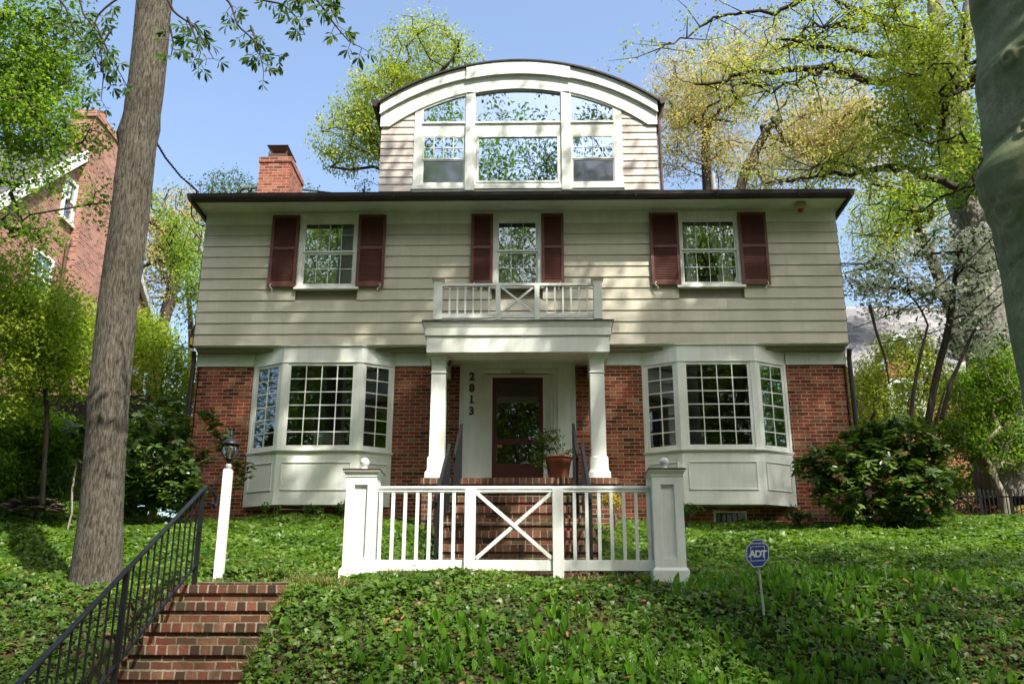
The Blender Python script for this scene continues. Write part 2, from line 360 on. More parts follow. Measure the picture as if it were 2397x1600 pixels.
# ------------------------------------------------------------------ ground
PROF = [(-200,-.3),(-12,0),(5.9,0),(6.5,.08),(7.2,.42),(8.0,.82),(8.8,1.28),(9.6,1.82),(10.2,2.18),(10.7,2.36),(11.3,2.42),(12.3,2.56),(14.5,3.20),(17.4,3.86),(20,4.05),(30,4.6),(200,9)]
PY = np.array([p[0] for p in PROF]); PZ = np.array([p[1] for p in PROF])
def sn(x, y, s, ph): return np.sin(x*s+ph)*np.cos(y*s*1.13+ph*1.7)
def bump_(x, y): return .05*sn(x,y,1.3,.4)+.03*sn(x,y,3.1,1.9)+.018*sn(x,y,6.7,.7)
def sst(a, b, x): t = np.clip((x-a)/(b-a), 0, 1); return t*t*(3-2*t)
def stair_line(y): return np.interp(y, [5.5,6.6,10.6,12], [0.0,0.0,2.34,2.34])
def ground_h(x, y):
    x = np.asarray(x, float); y = np.asarray(y, float)
    z = np.interp(y, PY, PZ) + bump_(x, y)*sst(6.2, 7.5, y)*(1-sst(17,18,y))
    # rises towards the neighbours
    z = z + sst(-6.3,-10.5,x)*sst(9,16,y)*.55 + sst(6.5,11,x)*sst(9,16,y)*.15
    z = z - sst(0,3,x)*(1-sst(5.5,7,x))*sst(13,17,y)*.10
    # trench for the lower flight and the walk
    st = np.where(x > -3.0, sst(-2.45,-2.66,x), sst(-4.0,-3.85,x))*(1-sst(10.9,11.1,y))*sst(5.6,6.0,y)
    z = z*(1-st) + (stair_line(y)-.32)*st
    wk = sst(-3.95,-3.75,x)*(1-sst(1.2,1.4,x))*sst(10.95,11.1,y)*(1-sst(11.7,12.0,y))
    z = z*(1-wk) + 2.30*wk
    sp = sst(-1.5,-1.3,x)*(1-sst(.8,1.0,x))*sst(11.6,11.9,y)*(1-sst(17.6,17.8,y))
    z = z*(1-sp) + np.minimum(z, 2.3)*sp
    inside = sst(-6.4,-6.2,x)*(1-sst(5.7,5.9,x))*sst(17.45,17.6,y)*(1-sst(26,27,y))
    return z - inside*1.2
xs = np.concatenate([np.linspace(-400,-24,12), np.linspace(-22,22,300), np.linspace(24,400,12)])
ys = np.concatenate([np.linspace(-300,-8,12), np.linspace(-6,6,16), np.linspace(6.15,18.5,140), np.linspace(19,60,24), np.linspace(80,500,8)])
X, Y = np.meshgrid(xs, ys); Z = ground_h(X, Y)
nx, ny = len(xs), len(ys); idx = np.arange(nx*ny).reshape(ny, nx)
q = np.stack([idx[:-1,:-1], idx[:-1,1:], idx[1:,1:], idx[1:,:-1]], -1).reshape(-1,4)
def soil():
    m, nt, out = mat('garden_soil')
    n = noise(nt, 7, 8, None, .7); n2 = noise(nt, .8, 3)
    c = ramp(nt, n, [(.3,(.022,.016,.010)),(.5,(.055,.038,.022)),(.7,(.12,.09,.055))])
    c = mixc(nt, ramp(nt, n2, [(.45,(0,0,0)),(.6,(.5,.5,.5))]), c, (.03,.06,.014))
    bsdf(nt, out, c, .95, .1, n, 1.0, .04); return m
M['soil'] = soil()
gr = np_mesh('ground', np.stack([X,Y,Z],-1).reshape(-1,3), [q], M['soil'], None, None, True); tag(gr, kind='structure')
m, nt, out = mat('asphalt'); bsdf(nt, out, ramp(nt, noise(nt, 90, 3), [(.3,(.035,.035,.036)),(.7,(.075,.073,.07))]), .9, .2, noise(nt, 200, 2), .4, .004)
tag(MB().box(-80,80,-7.5,3.2,-.05,.012).build('road', m), kind='structure')
tag(MB().box(-80,80,3.2,3.35,-.05,.14).box(-80,80,4.3,5.8,-.05,.06).build('pavement', M['concrete']), kind='structure')
# brick walk at the head of the lower flight
tag(MB().box(-3.75,1.1,11.02,11.75,2.2,2.405).build('path', M['step_brick']), kind='structure')

# ------------------------------------------------------------------ house
XL, XR = -6.27, 5.78
house = thing('house', 'two storey beige clapboard and red brick house with an arched dormer and white porch', 'house', (-.25, 17.5, 4.0))
def wall_rects(x0, x1, z0, z1, holes):
    """cells of a wall minus holes"""
    xs = sorted({x0, x1, *[h[0] for h in holes], *[h[1] for h in holes]}); zs = sorted({z0, z1, *[h[2] for h in holes], *[h[3] for h in holes]})
    xs = [x for x in xs if x0 <= x <= x1]; zs = [z for z in zs if z0 <= z <= z1]; r = []
    for a, b in zip(xs, xs[1:]):
        for c, d in zip(zs, zs[1:]):
            mx, mz = (a+b)/2, (c+d)/2
            if not any(h[0] < mx < h[1] and h[2] < mz < h[3] for h in holes): r.append((a,b,c,d))
    return r
LOW = [(-5.16,-2.59,4.2,6.74),(2.06,4.64,4.2,6.74),(-1.0,.46,4.38,6.74),(3.19,3.77,3.86,4.10)]
mb = MB()
for a,b,c,d in wall_rects(XL, XR, 3.4, 6.79, LOW):      # brick front, with reveals
    mb.add([(a,17.5,c),(b,17.5,c),(b,17.5,d),(a,17.5,d)], [(0,1,2,3)])
for a,b,c,d in LOW:
    for p in (((a,c),(a,d)),((a,d),(b,d)),((b,d),(b,c)),((b,c),(a,c))):
        (x0,z0),(x1,z1) = p; mb.add([(x0,17.5,z0),(x1,17.5,z1),(x1,17.7,z1),(x0,17.7,z0)], [(0,1,2,3)])
mb.add([(XL,17.5,3.4),(XL,26,3.4),(XL,26,6.79),(XL,17.5,6.79)], [(3,2,1,0)])
mb.add([(XR,17.5,3.4),(XR,26,3.4),(XR,26,6.79),(XR,17.5,6.79)], [(0,1,2,3)])
mb.add([(XL,26,3.4),(XR,26,3.4),(XR,26,9.7),(XL,26,9.7)], [(3,2,1,0)])
mb.build('brick_wall', M['brick'], house)
mb = MB().box(XL-.003,XR+.003,17.18+.0,17.2,9.535,9.80)   # frieze under the eave
mb.box(XL-.004,-5.19,17.47,17.5,6.785,7.09).box(-2.55,-1.82,17.47,17.5,6.785,7.09).box(1.34,2.02,17.47,17.5,6.785,7.09).box(4.68,XR+.004,17.47,17.5,6.785,7.09)
mb.box(XL-.004,XL+.03,17.5,26,6.785,7.09).box(XR-.03,XR+.004,17.5,26,6.785,7.09)
mb.build('frieze_board', M['white'], house)
MB().box(XL,XR,17.2,17.5,7.085,7.10).build('overhang_soffit', M['white'], house)
UP = [(-4.35,-3.37,8.27,9.67),(-.66,.11,8.27,9.67),(2.83,3.86,8.27,9.67)]
mb = MB()
def boards(mb, x0, x1, z0, z1, y, pitch, holes, t0=.026, t1=.006):
    k = 0; z = z0
    while z < z1-.01:
        zt = min(z+pitch, z1); segs = [(x0,x1)]
        for h in holes:
            if h[2] < zt-.01 and h[3] > z+.01:
                segs = [s for a,b in segs for s in ((a,min(b,h[0])),(max(a,h[1]),b)) if s[1]-s[0] > .01]
        for a,b in segs:
            nz = 0; sub = [a]
            while sub[-1] < b: sub.append(min(b, sub[-1]+random.uniform(2.6,4.2)))
            for p, q_ in zip(sub, sub[1:]):
                j = random.uniform(-.0012,.0012)
                mb.prismx([(y-t0+j,z),(y-t1+j,zt+.003),(y+.01,zt+.003),(y+.01,z)], p+.0008, q_-.0008)
        z += pitch
UPC = [(a-.09,b+.09,c-.08,d+.06) for a,b,c,d in UP]
boards(mb, XL, XR, 7.10, 9.535, 17.2, .2213, UPC)
for xx, sgn in ((XL,-1),(XR,1)):      # the side walls
    z = 7.10
    while z < 9.5:
        p = [(17.2,z),(17.2,z+.2213),(26,z+.2213),(26,z)]
        xa, xb = (xx+sgn*.018, xx+sgn*.003)
        mb.add([(xa,17.19,z),(xa,26,z),(xb,26,z+.2213),(xb,17.19,z+.2213),(xx,17.19,z),(xx,26,z)], [(0,1,2,3) if sgn>0 else (3,2,1,0),(0,4,5,1)])
        z += .2213
mb.build('siding', M['siding'], house)
mb = MB()      # sheathing and rooms
for a,b,c,d in wall_rects(XL+.02, XR-.02, 7.1, 9.79, UP): mb.add([(a,17.24,c),(b,17.24,c),(b,17.24,d),(a,17.24,d)], [(3,2,1,0)])
mb.box(XL+.03,XR-.03,17.7,25.9,4.28,4.36).box(XL+.03,XR-.03,17.3,25.9,7.02,7.08).box(XL+.03,XR-.03,17.3,25.9,9.70,9.76)
mb.box(XL+.03,XL+.05,17.5,25.9,3.5,9.7).box(XR-.05,XR-.03,17.5,25.9,3.5,9.7)
mb.box(XL+.05,XR-.05,21.5,21.55,4.36,9.7).box(-2.2,-2.1,17.72,21.5,4.36,7.0).box(1.6,1.7,17.72,21.5,4.36,7.0).box(-1.8,-1.7,17.32,21.5,7.1,9.7).box(1.3,1.4,17.32,21.5,7.1,9.7)
mb.build('interior_wall', M['interior'], house)
# roof, eave, gutter
ex0, ex1, ey0, ey1 = XL-.105, XR+.115, 16.62, 26.5
cxr, cyr, hz = (ex0+ex1)/2, (ey0+ey1)/2, 11.55
MB().add([(ex0,ey0,9.86),(ex1,ey0,9.86),(ex1,ey1,9.86),(ex0,ey1,9.86),(ex0+4.8,cyr,hz),(ex1-4.8,cyr,hz)],
   [(0,1,5,4),(2,3,4,5),(1,2,5),(3,0,4),(0,3,2,1)]).build('roof', M['roof_dark'], house)
MB().box(ex0+.03,ex1-.03,ey0,17.18,9.795,9.815).box(ex0+.03,XL-.02,17.18,26.4,9.795,9.815).box(XR+.02,ex1-.03,17.18,26.4,9.795,9.815).build('eave_soffit', M['white'], house)
g = MB()
g.prismx([(16.60,9.735),(16.535,9.745),(16.505,9.80),(16.495,9.872),(16.53,9.872),(16.62,9.872),(16.62,9.735)], ex0-.01, ex1+.01)
g.prism([(ex0+.02,9.735),(ex0-.04,9.745),(ex0-.075,9.872),(ex0+.02,9.872)], 16.5, 26.4)
g.prism([(ex1-.02,9.735),(ex1-.02,9.872),(ex1+.075,9.872),(ex1+.04,9.745)], 16.5, 26.4)
for x in np.arange(ex0+.8, ex1, 1.5): g.box(x,x+.012,16.488,16.5,9.745,9.876)
g.build('gutter', M['gutter'], house)
def pipe(pts, r=.035, m='gutter', name='downspout'): return MB().tube(pts, r, 8).build(name, M[m], house)
pipe([(XL-.06,17.42,7.06),(XL-.05,17.44,6.9),(XL-.05,17.44,4.1)], .045)
pipe([(XR+.07,17.40,7.06),(XR+.06,17.44,6.9),(XR+.06,17.44,4.1)], .045)

# --- upstairs windows
def sash_grid(mb, x0, x1, z0, z1, y, cols, rows, w=.018):
    for i in range(1, cols): x = x0+(x1-x0)*i/cols; mb.box(x-w/2,x+w/2,y-.012,y+.006,z0,z1)
    for i in range(1, rows): z = z0+(z1-z0)*i/rows; mb.box(x0,x1,y-.010,y+.004,z-w/2,z+w/2)
def ring(mb, x0, x1, z0, z1, t, y0, y1, tb=None):
    tb = tb or t
    mb.box(x0,x0+t,y0,y1,z0,z1).box(x1-t,x1,y0,y1,z0,z1).box(x0+t,x1-t,y0,y1,z1-t,z1).box(x0+t,x1-t,y0,y1,z0,z0+tb)
for i, (x0,x1,z0,z1) in enumerate(UP):
    c = MB(); ring(c, x0-.085, x1+.085, z0-.02, z1+.055, .085, 17.155, 17.23, .02)
    c.box(x0-.09,x1+.09,17.135,17.20,z1+.056,z1+.075)
    wn = c.build('window', M['white'], house, bevel=.003)
    MB().taper((x0-.12,x1+.12,17.10,17.22,z0-.085),(x0-.12,x1+.12,17.13,17.22,z0-.02)).build('sill', M['white'], wn)
    zm = (z0+z1)/2+.0; cols = (4,3,4)[i]
    s = MB(); ring(s, x0, x1, zm-.02, z1, .035, 17.175, 17.20); sash_grid(s, x0+.035, x1-.035, zm+.015, z1-.035, 17.195, cols, 2, .012)
    s.build('upper_sash', M['white'], wn)
    s = MB(); ring(s, x0, x1, z0, zm-.021, .035, 17.20, 17.225, .05); sash_grid(s, x0+.035, x1-.035, z0+.05, zm-.05, 17.218, cols, 2, .012)
    s.build('lower_sash', M['white'], wn)
    MB().box(x0+.02,x1-.02,17.188,17.190,zm,z1-.02).build('pane', M['glass_up'], wn)
    MB().box(x0+.02,x1-.02,17.212,17.214,z0+.03,zm-.03).build('pane', M['glass_up'], wn)
    if i < 2:
        b = MB(); z = z0+.03
        while z < z1-.02:
            t = .30 if i == 0 else (.75 if z < zm else .35)
            dz, dy = .013*math.sin(1.25 if i==0 else .75), .013
            b.add([(x0+.03,17.234-dy*.4,z-dz),(x1-.03,17.234-dy*.4,z-dz),(x1-.03,17.234+dy*.4,z+dz),(x0+.03,17.234+dy*.4,z+dz)], [(0,1,2,3)]); z += .0225
        b.build('blind', M['blind'], wn)
    else:
        for sgn, xa, xb in ((1, x0, x0+.46),(-1, x1, x1-.62)):
            vs = []; nu, nz = 26, 18
            for k in range(nz+1):
                zt = k/nz; z = z1-.03-(z1-z0-.03)*zt
                wd = abs(xb-xa); 
                if zt < .55: wk = wd*(1-.62*(zt/.55)**1.6); 
                else: wk = wd*(.38+.10*((zt-.55)/.45))
                for u in range(nu+1):
                    uu = u/nu; off = (wd*.20*(1-abs(zt-.55)) if zt>.2 else 0)
                    xx = xa+sgn*(uu*wk + .08*min(1,zt/.5))
                    vs.append((xx, 17.262+.014*math.sin(uu*26)*(.5+.5*zt), z))
            fs = [(k*(nu+1)+u, k*(nu+1)+u+1, (k+1)*(nu+1)+u+1, (k+1)*(nu+1)+u) for k in range(nz) for u in range(nu)]
            MB().add(vs, fs).build('curtain', M['fabric'], wn, smooth=True)
# --- shutters
def shutter(x0, x1, z0, z1, hx):
    s = MB(); y0, y1 = 17.115, 17.150; t = .055
    ring(s, x0, x1, z0, z1, t, y0, y1, .10); zm = z0+(z1-z0)*.53
    s.box(x0+t,x1-t,y0,y1,zm-.03,zm+.03)
    o = s.build('shutter', M['shutter'], house, bevel=.003)
    s = MB()
    for a, b in ((z0+.10, zm-.03),(zm+.03, z1-t)):
        z = a+.012
        while z < b-.005:
            s.add([(x0+t,y0+.008,z-.012),(x1-t,y0+.008,z-.012),(x1-t,y1-.004,z+.016),(x0+t,y1-.004,z+.016),(x0+t,y0+.008,z-.006),(x1-t,y0+.008,z-.006),(x1-t,y1-.004,z+.022),(x0+t,y1-.004,z+.022)],
                  [(0,1,2,3),(4,7,6,5),(0,4,5,1),(2,6,7,3)]); z += .034
    s.box(x0+t,x1-t,y1+.002,y1+.006,z0+.1,z1-t)
    s.build('louvre', M['shutter'], o)
    sg = 1 if hx > 0 else -1       # S-shaped holdback
    cx = x0+.08 if hx < 0 else x1-.08
    pts = [(cx-sg*.045*math.sin(-1.6+3.2*k/7*1.0)*(1-.0*k), 17.10, z0+.06-.022*k) for k in range(8)]
    pts = [(cx+sg*(.03*math.sin(k*.9)), 17.10, z0+.055-.024*k) for k in range(8)]
    MB().tube(pts, .011, 6).tube([(pts[3][0],17.10,pts[3][2]),(pts[3][0],17.19,pts[3][2])], .01, 6).build('holdback', M['siding'], o, True)
for x0, x1, h in ((-4.97,-4.45,-1),(-3.31,-2.78,1),(-1.15,-.735,-1),(.185,.605,1),(2.24,2.785,-1),(3.915,4.445,1)):
    shutter(x0, x1, 8.235, 9.705, h)

# --- bay windows
def bay(xw0, xf0, xf1, xw1):
    yw, yf = 17.5, 17.175
    pts = [(xw0,yw),(xf0,yf),(xf1,yf),(xw1,yw)]
    c = MB(); gl = []
    fr = []
    for k in range(3):
        a, b = Vector(pts[k]), Vector(pts[k+1]); L = (b-a).length; d = (b-a)/L; n = Vector((d.y,-d.x)); fr.append((a,d,n,L))
    def poly(off): # outer outline offset outwards
        r = []
        for k, p in enumerate(pts):
            if k == 0: r.append((p[0]-off*.6, yw))
            elif k == 3: r.append((p[0]+off*.6, yw))
            else: r.append((p[0]+(-off*.3 if k==1 else off*.3), yf-off))
        return r
    def slab(mb, off, z0, z1):
        o = poly(off); n = 4
        mb.add([(x,y,z0) for x,y in o]+[(x,y,z1) for x,y in o], [(3,2,1,0),(4,5,6,7),(0,1,5,4),(1,2,6,5),(2,3,7,6)])
    slab(c, 0, 6.775, 7.085)                 # head panel
    slab(c, .012, 6.765, 6.782)
    body = c.build('bay_window', M['white'], house)
    c = MB(); slab(c, -.004, 4.17, 5.12); c.build('skirt_panel', M['white'], body)
    s = MB(); slab(s, .045, 5.118, 5.150); slab(s, .02, 5.095, 5.118); s.build('sill', M['white'], body, bevel=.004)
    s = MB(); slab(s, .03, 7.078, 7.094); s.build('drip_cap', M['white'], body)
    for k, (o, d, n, L) in enumerate(fr):
        # frame posts
        s = MB(); e = .0
        p0, p1 = (.10, .10) if k == 1 else ((.055,.05) if k == 0 else (.05,.055))
        s.fbox(o,d,n,0,p0,-.06,.0,5.15,6.768).fbox(o,d,n,L-p1,L,-.06,.0,5.15,6.768)
        a0, a1 = p0, L-p1; z0, z1 = 5.152, 6.765; t = .055
        s.fbox(o,d,n,a0,a0+t,-.045,-.012,z0,z1).fbox(o,d,n,a1-t,a1,-.045,-.012,z0,z1).fbox(o,d,n,a0+t,a1-t,-.045,-.012,z1-t,z1).fbox(o,d,n,a0+t,a1-t,-.045,-.012,z0,z0+.078)
        s.build('casement', M['white'], body, bevel=.003)
        s = MB(); g0, g1, h0, h1 = a0+t, a1-t, z0+.078, z1-t; cols = 4 if k == 1 else 2; wm = .018
        for i in range(1, cols): x = g0+(g1-g0)*i/cols; s.fbox(o,d,n,x-wm/2,x+wm/2,-.038,-.018,h0,h1)
        for i in range(1, 6): z = h0+(h1-h0)*i/6; s.fbox(o,d,n,g0,g1,-.036,-.020,z-wm/2,z+wm/2)
        s.build('glazing_bar', M['white'], body)
        MB().fbox(o,d,n,g0-.01,g1+.01,-.031,-.027,h0-.01,h1+.01).build('pane', M['glass'], body)
        # panel moulding on the skirt
        m0, m1 = (.10, L-.10) if k == 1 else (.07, L-.07); q0, q1 = 4.42, 4.93; s = MB(); w_ = .022
        for a_, b_, c_, d_ in ((m0,m1,q0,q0+w_),(m0,m1,q1-w_,q1),(m0,m0+w_,q0+w_,q1-w_),(m1-w_,m1,q0+w_,q1-w_)): s.fbox(o,d,n,a_,b_,-.002,.012,c_,d_)
        s.build('panel_moulding', M['white'], body, bevel=.004)
    return body
bayA = bay(-5.19,-4.57,-3.12,-2.555); bayB = bay(2.02,2.64,4.05,4.675)
MB().box(-4.05,-3.55,17.75,17.8,5.2,5.62).build('propped_board', M['siding'], bayA)
MB().box(-4.05,-3.35,17.9,18.3,4.37,5.2).build('cabinet', M['interior'], bayA)
MB().box(2.30,2.46,17.46,17.48,5.24,5.29).build('sticker', M['sign_white'], bayB)

# --- basement window
s = MB(); ring(s, 3.19, 3.77, 3.86, 4.10, .03, 17.49, 17.56); b_ = s.build('basement_window', M['white'], house)
s = MB(); [s.box(x-.006,x+.006,17.50,17.512,3.89,4.07) for x in (3.33,3.42,3.52,3.61)]; s.build('window_bar', M['black'], b_)
MB().box(3.21,3.75,17.53,17.535,3.88,4.08).build('pane', M['glass_screen'], b_)
MB().box(2.75,3.2,17.30,17.48,3.70,3.80).build('window_well', M['concrete'], house)

# --- porch
px0, px1 = -1.78, 1.30
mb = MB()
mb.box(px0,px1,15.75,16.22,6.51,6.80).box(px0,px0+.28,16.22,17.46,6.51,6.80).box(px1-.28,px1,16.22,17.46,6.51,6.80)
mb.box(px0-.035,px1+.03,15.72,17.19,6.801,6.93)
mb.taper((px0-.035,px1+.03,15.72,17.19,6.93),(px0-.075,px1+.07,15.68,17.19,7.03))
mb.box(px0+.28,px1-.28,16.22,17.47,6.78,6.797)
mb.build('porch_entablature', M['white'], house)
MB().box(px0-.085,px1+.08,15.67,17.19,7.03,7.06).build('porch_roof', M['metal_edge'], house)
for cx in (-1.583, 1.09):
    c = MB(); yc = 16.045; h = .126
    def sq(r, z): return (cx-r, cx+r, yc-r, yc+r, z)
    c.taper(sq(.182,4.407),sq(.180,4.50)).taper(sq(.176,4.50),sq(.150,4.545)).taper(sq(.150,4.545),sq(.148,4.745)).taper(sq(.148,4.745),sq(.124,4.775)).taper(sq(.124,4.775),sq(.120,6.195))
    c.box(cx-.136,cx+.136,yc-.136,yc+.136,6.195,6.215).taper(sq(.120,6.215),sq(.120,6.43)).taper(sq(.120,6.43),sq(.155,6.51))
    c.build('column', M['white'], house, bevel=.003)
# porch floor and steps
STEPS = [(15.85,4.405)]
TZ = [2.605,2.40,2.19,1.96,1.74,1.51,1.28,1.06]
for k, z in enumerate(TZ): STEPS.append((15.85-.35*(k+1), z+1.6))
ps = MB(); nosing = MB()
ps.box(-1.80,1.36,15.87,17.48,2.2,4.29); nosing.box(-1.83,1.39,15.85,16.05,4.30,4.405); ps.box(-1.80,1.36,16.05,17.48,4.29,4.400)
sx0, sx1 = -1.30, .88
for k in range(1, len(STEPS)):
    y, z = STEPS[k]; yp = STEPS[k-1][0]
    ps.box(sx0, sx1, y+.022, yp+.02+(0 if k>1 else 0), 2.2, z-.105)
    nosing.box(sx0-.01, sx1+.01, y, yp+.021, z-.104, z)
st = ps.build('porch_steps', M['step_brick'], house); nosing.build('rowlock_nosing', M['rowlock'], st, bevel=.006)
# door surround
mb = MB()
for sg in (-1, 1):
    X_ = lambda a, b: (min(-.27+sg*a,-.27+sg*b), max(-.27+sg*a,-.27+sg*b))
    mb.box(*X_(.735,1.055),17.33,17.5,4.405,6.775)
    for a in (.99,1.02,1.045): mb.box(*X_(a,a+.012),17.318,17.33,4.5,6.775)
    for j, (a, b, y) in enumerate(((.66,.735,17.36),(.60,.66,17.385),(.545,.60,17.41),(.465,.545,17.43))): mb.box(*X_(a,b),y,17.56,4.405,6.68-.022*j if j<3 else 6.60)
    mb.box(*X_(.73,1.065),17.32,17.5,4.405,4.56)
mb.box(-1.325,.785,17.335,17.5,6.68,6.78)
for j, y in enumerate((17.36,17.385,17.41)): mb.box(-.93+.06*j,.39-.06*j,y,17.56,6.60,6.678-.025*j)
mb.box(-.735,.195,17.43,17.56,6.545,6.60)
sur = mb.build('door_surround', M['white'], house)
MB().box(-.39,-.14,17.335,17.36,6.60,6.645).build('door_vent', M['siren'], sur)
# storm door
d0, d1, dz0, dz1 = -.735, .195, 4.405, 6.545
s = MB(); t = .085; y0, y1 = 17.445, 17.48
s.box(d0,d0+t,y0,y1,dz0,dz1).box(d1-t,d1,y0,y1,dz0,dz1).box(d0+t,d1-t,y0,y1,dz1-.10,dz1).box(d0+t,d1-t,y0,y1,5.30,5.39).box(d0+t,d1-t,y0,y1,dz0,4.94)
dr = s.build('storm_door', M['door'], house, bevel=.003)
MB().box(d0+t-.01,d1-t+.01,17.462,17.465,5.39,dz1-.10).build('pane', M['glass'], dr)
MB().box(d0+t-.01,d1-t+.01,17.462,17.465,4.94,5.30).build('pane', M['glass'], dr)
MB().tube([(d1-.045,17.44,5.36),(d1-.045,17.40,5.36),(d1-.045,17.40,5.26),(d1-.045,17.44,5.26)], .009, 6).build('handle', M['bronze'], dr)
MB().box(d0+t+.01,d0+t+.10,17.455,17.461,5.235,5.29).build('name_label', M['copper'], dr)
s = MB().box(d0+.02,d1-.02,17.53,17.57,dz0,dz1)
for a, b in ((5.55,6.35),(4.6,5.35)):
    for xx in ((-.62,-.32),(-.22,.08)): s.box(xx[0],xx[1],17.52,17.53,a,b)
s.build('front_door', M['door'], house)
# house numbers
def text_obj(name, body, size, m, parent, loc, depth=.008, off=0, align='CENTER', shear=0, spacing=1):
    cu = bpy.data.curves.new(name, 'FONT'); cu.body = body; cu.size = size; cu.extrude = depth; cu.align_x = align; cu.offset = off; cu.shear = shear; cu.space_character = spacing
    tmp = bpy.data.objects.new('tmp', cu); C.objects.link(tmp)
    me = bpy.data.meshes.new_from_object(tmp, depsgraph=bpy.context.evaluated_depsgraph_get())
    bpy.data.objects.remove(tmp)
    me.transform(Matrix.Translation(loc) @ Matrix.Rotation(math.pi/2, 4, 'X'))
    me.materials.clear(); me.materials.append(m)
    o = bpy.data.objects.new(name, me); C.objects.link(o); attach(o, parent); return o
for k, ch in enumerate('2813'):
    z = 6.46-.215*k
    o = text_obj('house_number', ch, .205, M['bronze'], house, (-1.105,17.315,z), .008, .006)
    if ch == '1':
        bm_ = MB().box(-1.105-.045+.008,-1.105+.045+.008,17.307,17.323,z-.004,z+.018).build('numeral_foot', M['bronze'], o)

# --- balcony railing over the porch
br = MB(); y0, y1 = 15.95, 16.0
br.box(-1.56,1.07,15.94,16.01,7.775,7.822)
for a, b in ((-1.56,-.63),(-.545,.045),(.13,1.07)): br.box(a,b,15.955,15.995,7.19,7.268)
rail = br.build('balcony_railing', M['white'], house, bevel=.003)
for cx, w_ in ((-1.63,.072),(1.135,.072)):
    p = MB().box(cx-w_,cx+w_,15.90,16.045,7.10,7.845).taper((cx-w_-.005,cx+w_+.005,15.895,16.05,7.845),(cx-w_-.03,cx+w_+.03,15.87,16.075,7.885)).build('railing_post', M['white'], rail)
    MB().box(cx-w_-.034,cx+w_+.034,15.866,16.079,7.885,7.905).build('post_cap', M['copper'], rail)
    MB().box(cx-w_-.004,cx+w_+.004,15.896,16.049,7.06,7.15).build('post_shoe', M['metal_edge'], rail)
for a, b in ((-.63,-.545),(.045,.13)):
    MB().box(a,b,15.935,16.005,7.11,7.775).build('railing_post', M['white'], rail)
    MB().box(a-.004,b+.004,15.93,16.01,7.06,7.14).build('post_shoe', M['metal_edge'], rail)
for x in list(np.linspace(-1.43,-.745,6))+list(np.linspace(.257,.957,6)):
    MB().box(x-.014,x+.014,15.96,15.99,7.268,7.775).build('baluster', M['white'], rail)
MB().bar((-.54,15.975,7.28),(.04,15.975,7.765),.03,.032).build('cross_brace', M['white'], rail)
MB().bar((-.54,15.967,7.765),(.04,15.967,7.28),.03,.032).build('cross_brace', M['white'], rail)

# --- arched dormer
DY = 18.0; dcx = -.27
def arc(R, zc, x): return zc+math.sqrt(max(R*R-(x-dcx)**2, 0))
for a,b in ((-3.11,-2.42),(1.87,2.58)): mb = MB(); boards(mb, a, b, 10.3, 12.42, DY, .164, [], .022, .005); mb.build('dormer_siding', M['dormer_siding'], house)
mb = MB()       # side cheeks and back
for a in (-3.11,2.56): MB().box(a,a+.02,DY,23,10.2,12.6).build('dormer_cheek', M['dormer_siding'], house)
def band(Ro, zo, Ri, zi, y0, y1, x0, x1, n=30, clip=12.1):
    m_ = MB(); xs = np.linspace(x0, x1, n+1)
    for a, b in zip(xs, xs[1:]):
        za, zb, wa, wb = arc(Ro,zo,a), arc(Ro,zo,b), max(arc(Ri,zi,a),clip) , max(arc(Ri,zi,b),clip)
        m_.add([(a,y0,wa),(b,y0,wb),(b,y0,zb),(a,y0,za),(a,y1,wa),(b,y1,wb),(b,y1,zb),(a,y1,za)],
               [(0,1,2,3),(7,6,5,4),(3,2,6,7),(0,4,5,1)])
    for x, f in ((x0, (0,1,2,3)), (x1, (3,2,1,0))):
        m_.add([(x,y0,max(arc(Ri,zi,x),clip)),(x,y0,arc(Ro,zo,x)),(x,y1,arc(Ro,zo,x)),(x,y1,max(arc(Ri,zi,x),clip))], [f])
    return m_
tr = band(4.80,8.80,4.35,8.67,DY-.055,DY-.004,-3.13,2.60).build('arch_trim', M['white'], house)
band(4.80,8.785,4.80,8.53,DY-.095,DY-.056,-3.145,2.615).build('cornice', M['white'], tr)
band(4.80,8.555,4.80,8.52,DY-.115,DY-.096,-3.15,2.62).build('bead_moulding', M['white'], tr)
band(4.80,8.78,4.80,8.49,DY-.13,DY-.116,-1.36,.82).build('keystone_panel', M['white'], tr)
band(4.35,8.71,4.35,8.61,DY-.075,DY-.056,-1.34,.80).build('keystone_panel', M['white'], tr)
band(4.85,8.775,4.80,8.79,DY-.15,23,-3.22,2.69,40).build('dormer_roof', M['gutter'], house)
g = MB().prism([(-3.22,12.52),(-3.30,12.54),(-3.335,12.68),(-3.17,12.66)], DY-.16, 22.5)
g.build('dormer_gutter', M['gutter'], house)
MB().prism([(2.68,12.52),(2.64,12.66),(2.80,12.68),(2.76,12.54)], DY-.16, 22.5).build('dormer_gutter', M['gutter'], house)
pipe([(2.72,DY-.05,12.5),(2.70,DY-.04,12.35),(2.635,DY-.03,12.2),(2.635,DY-.03,10.62),(2.66,DY-.12,10.5)], .033, 'brown')
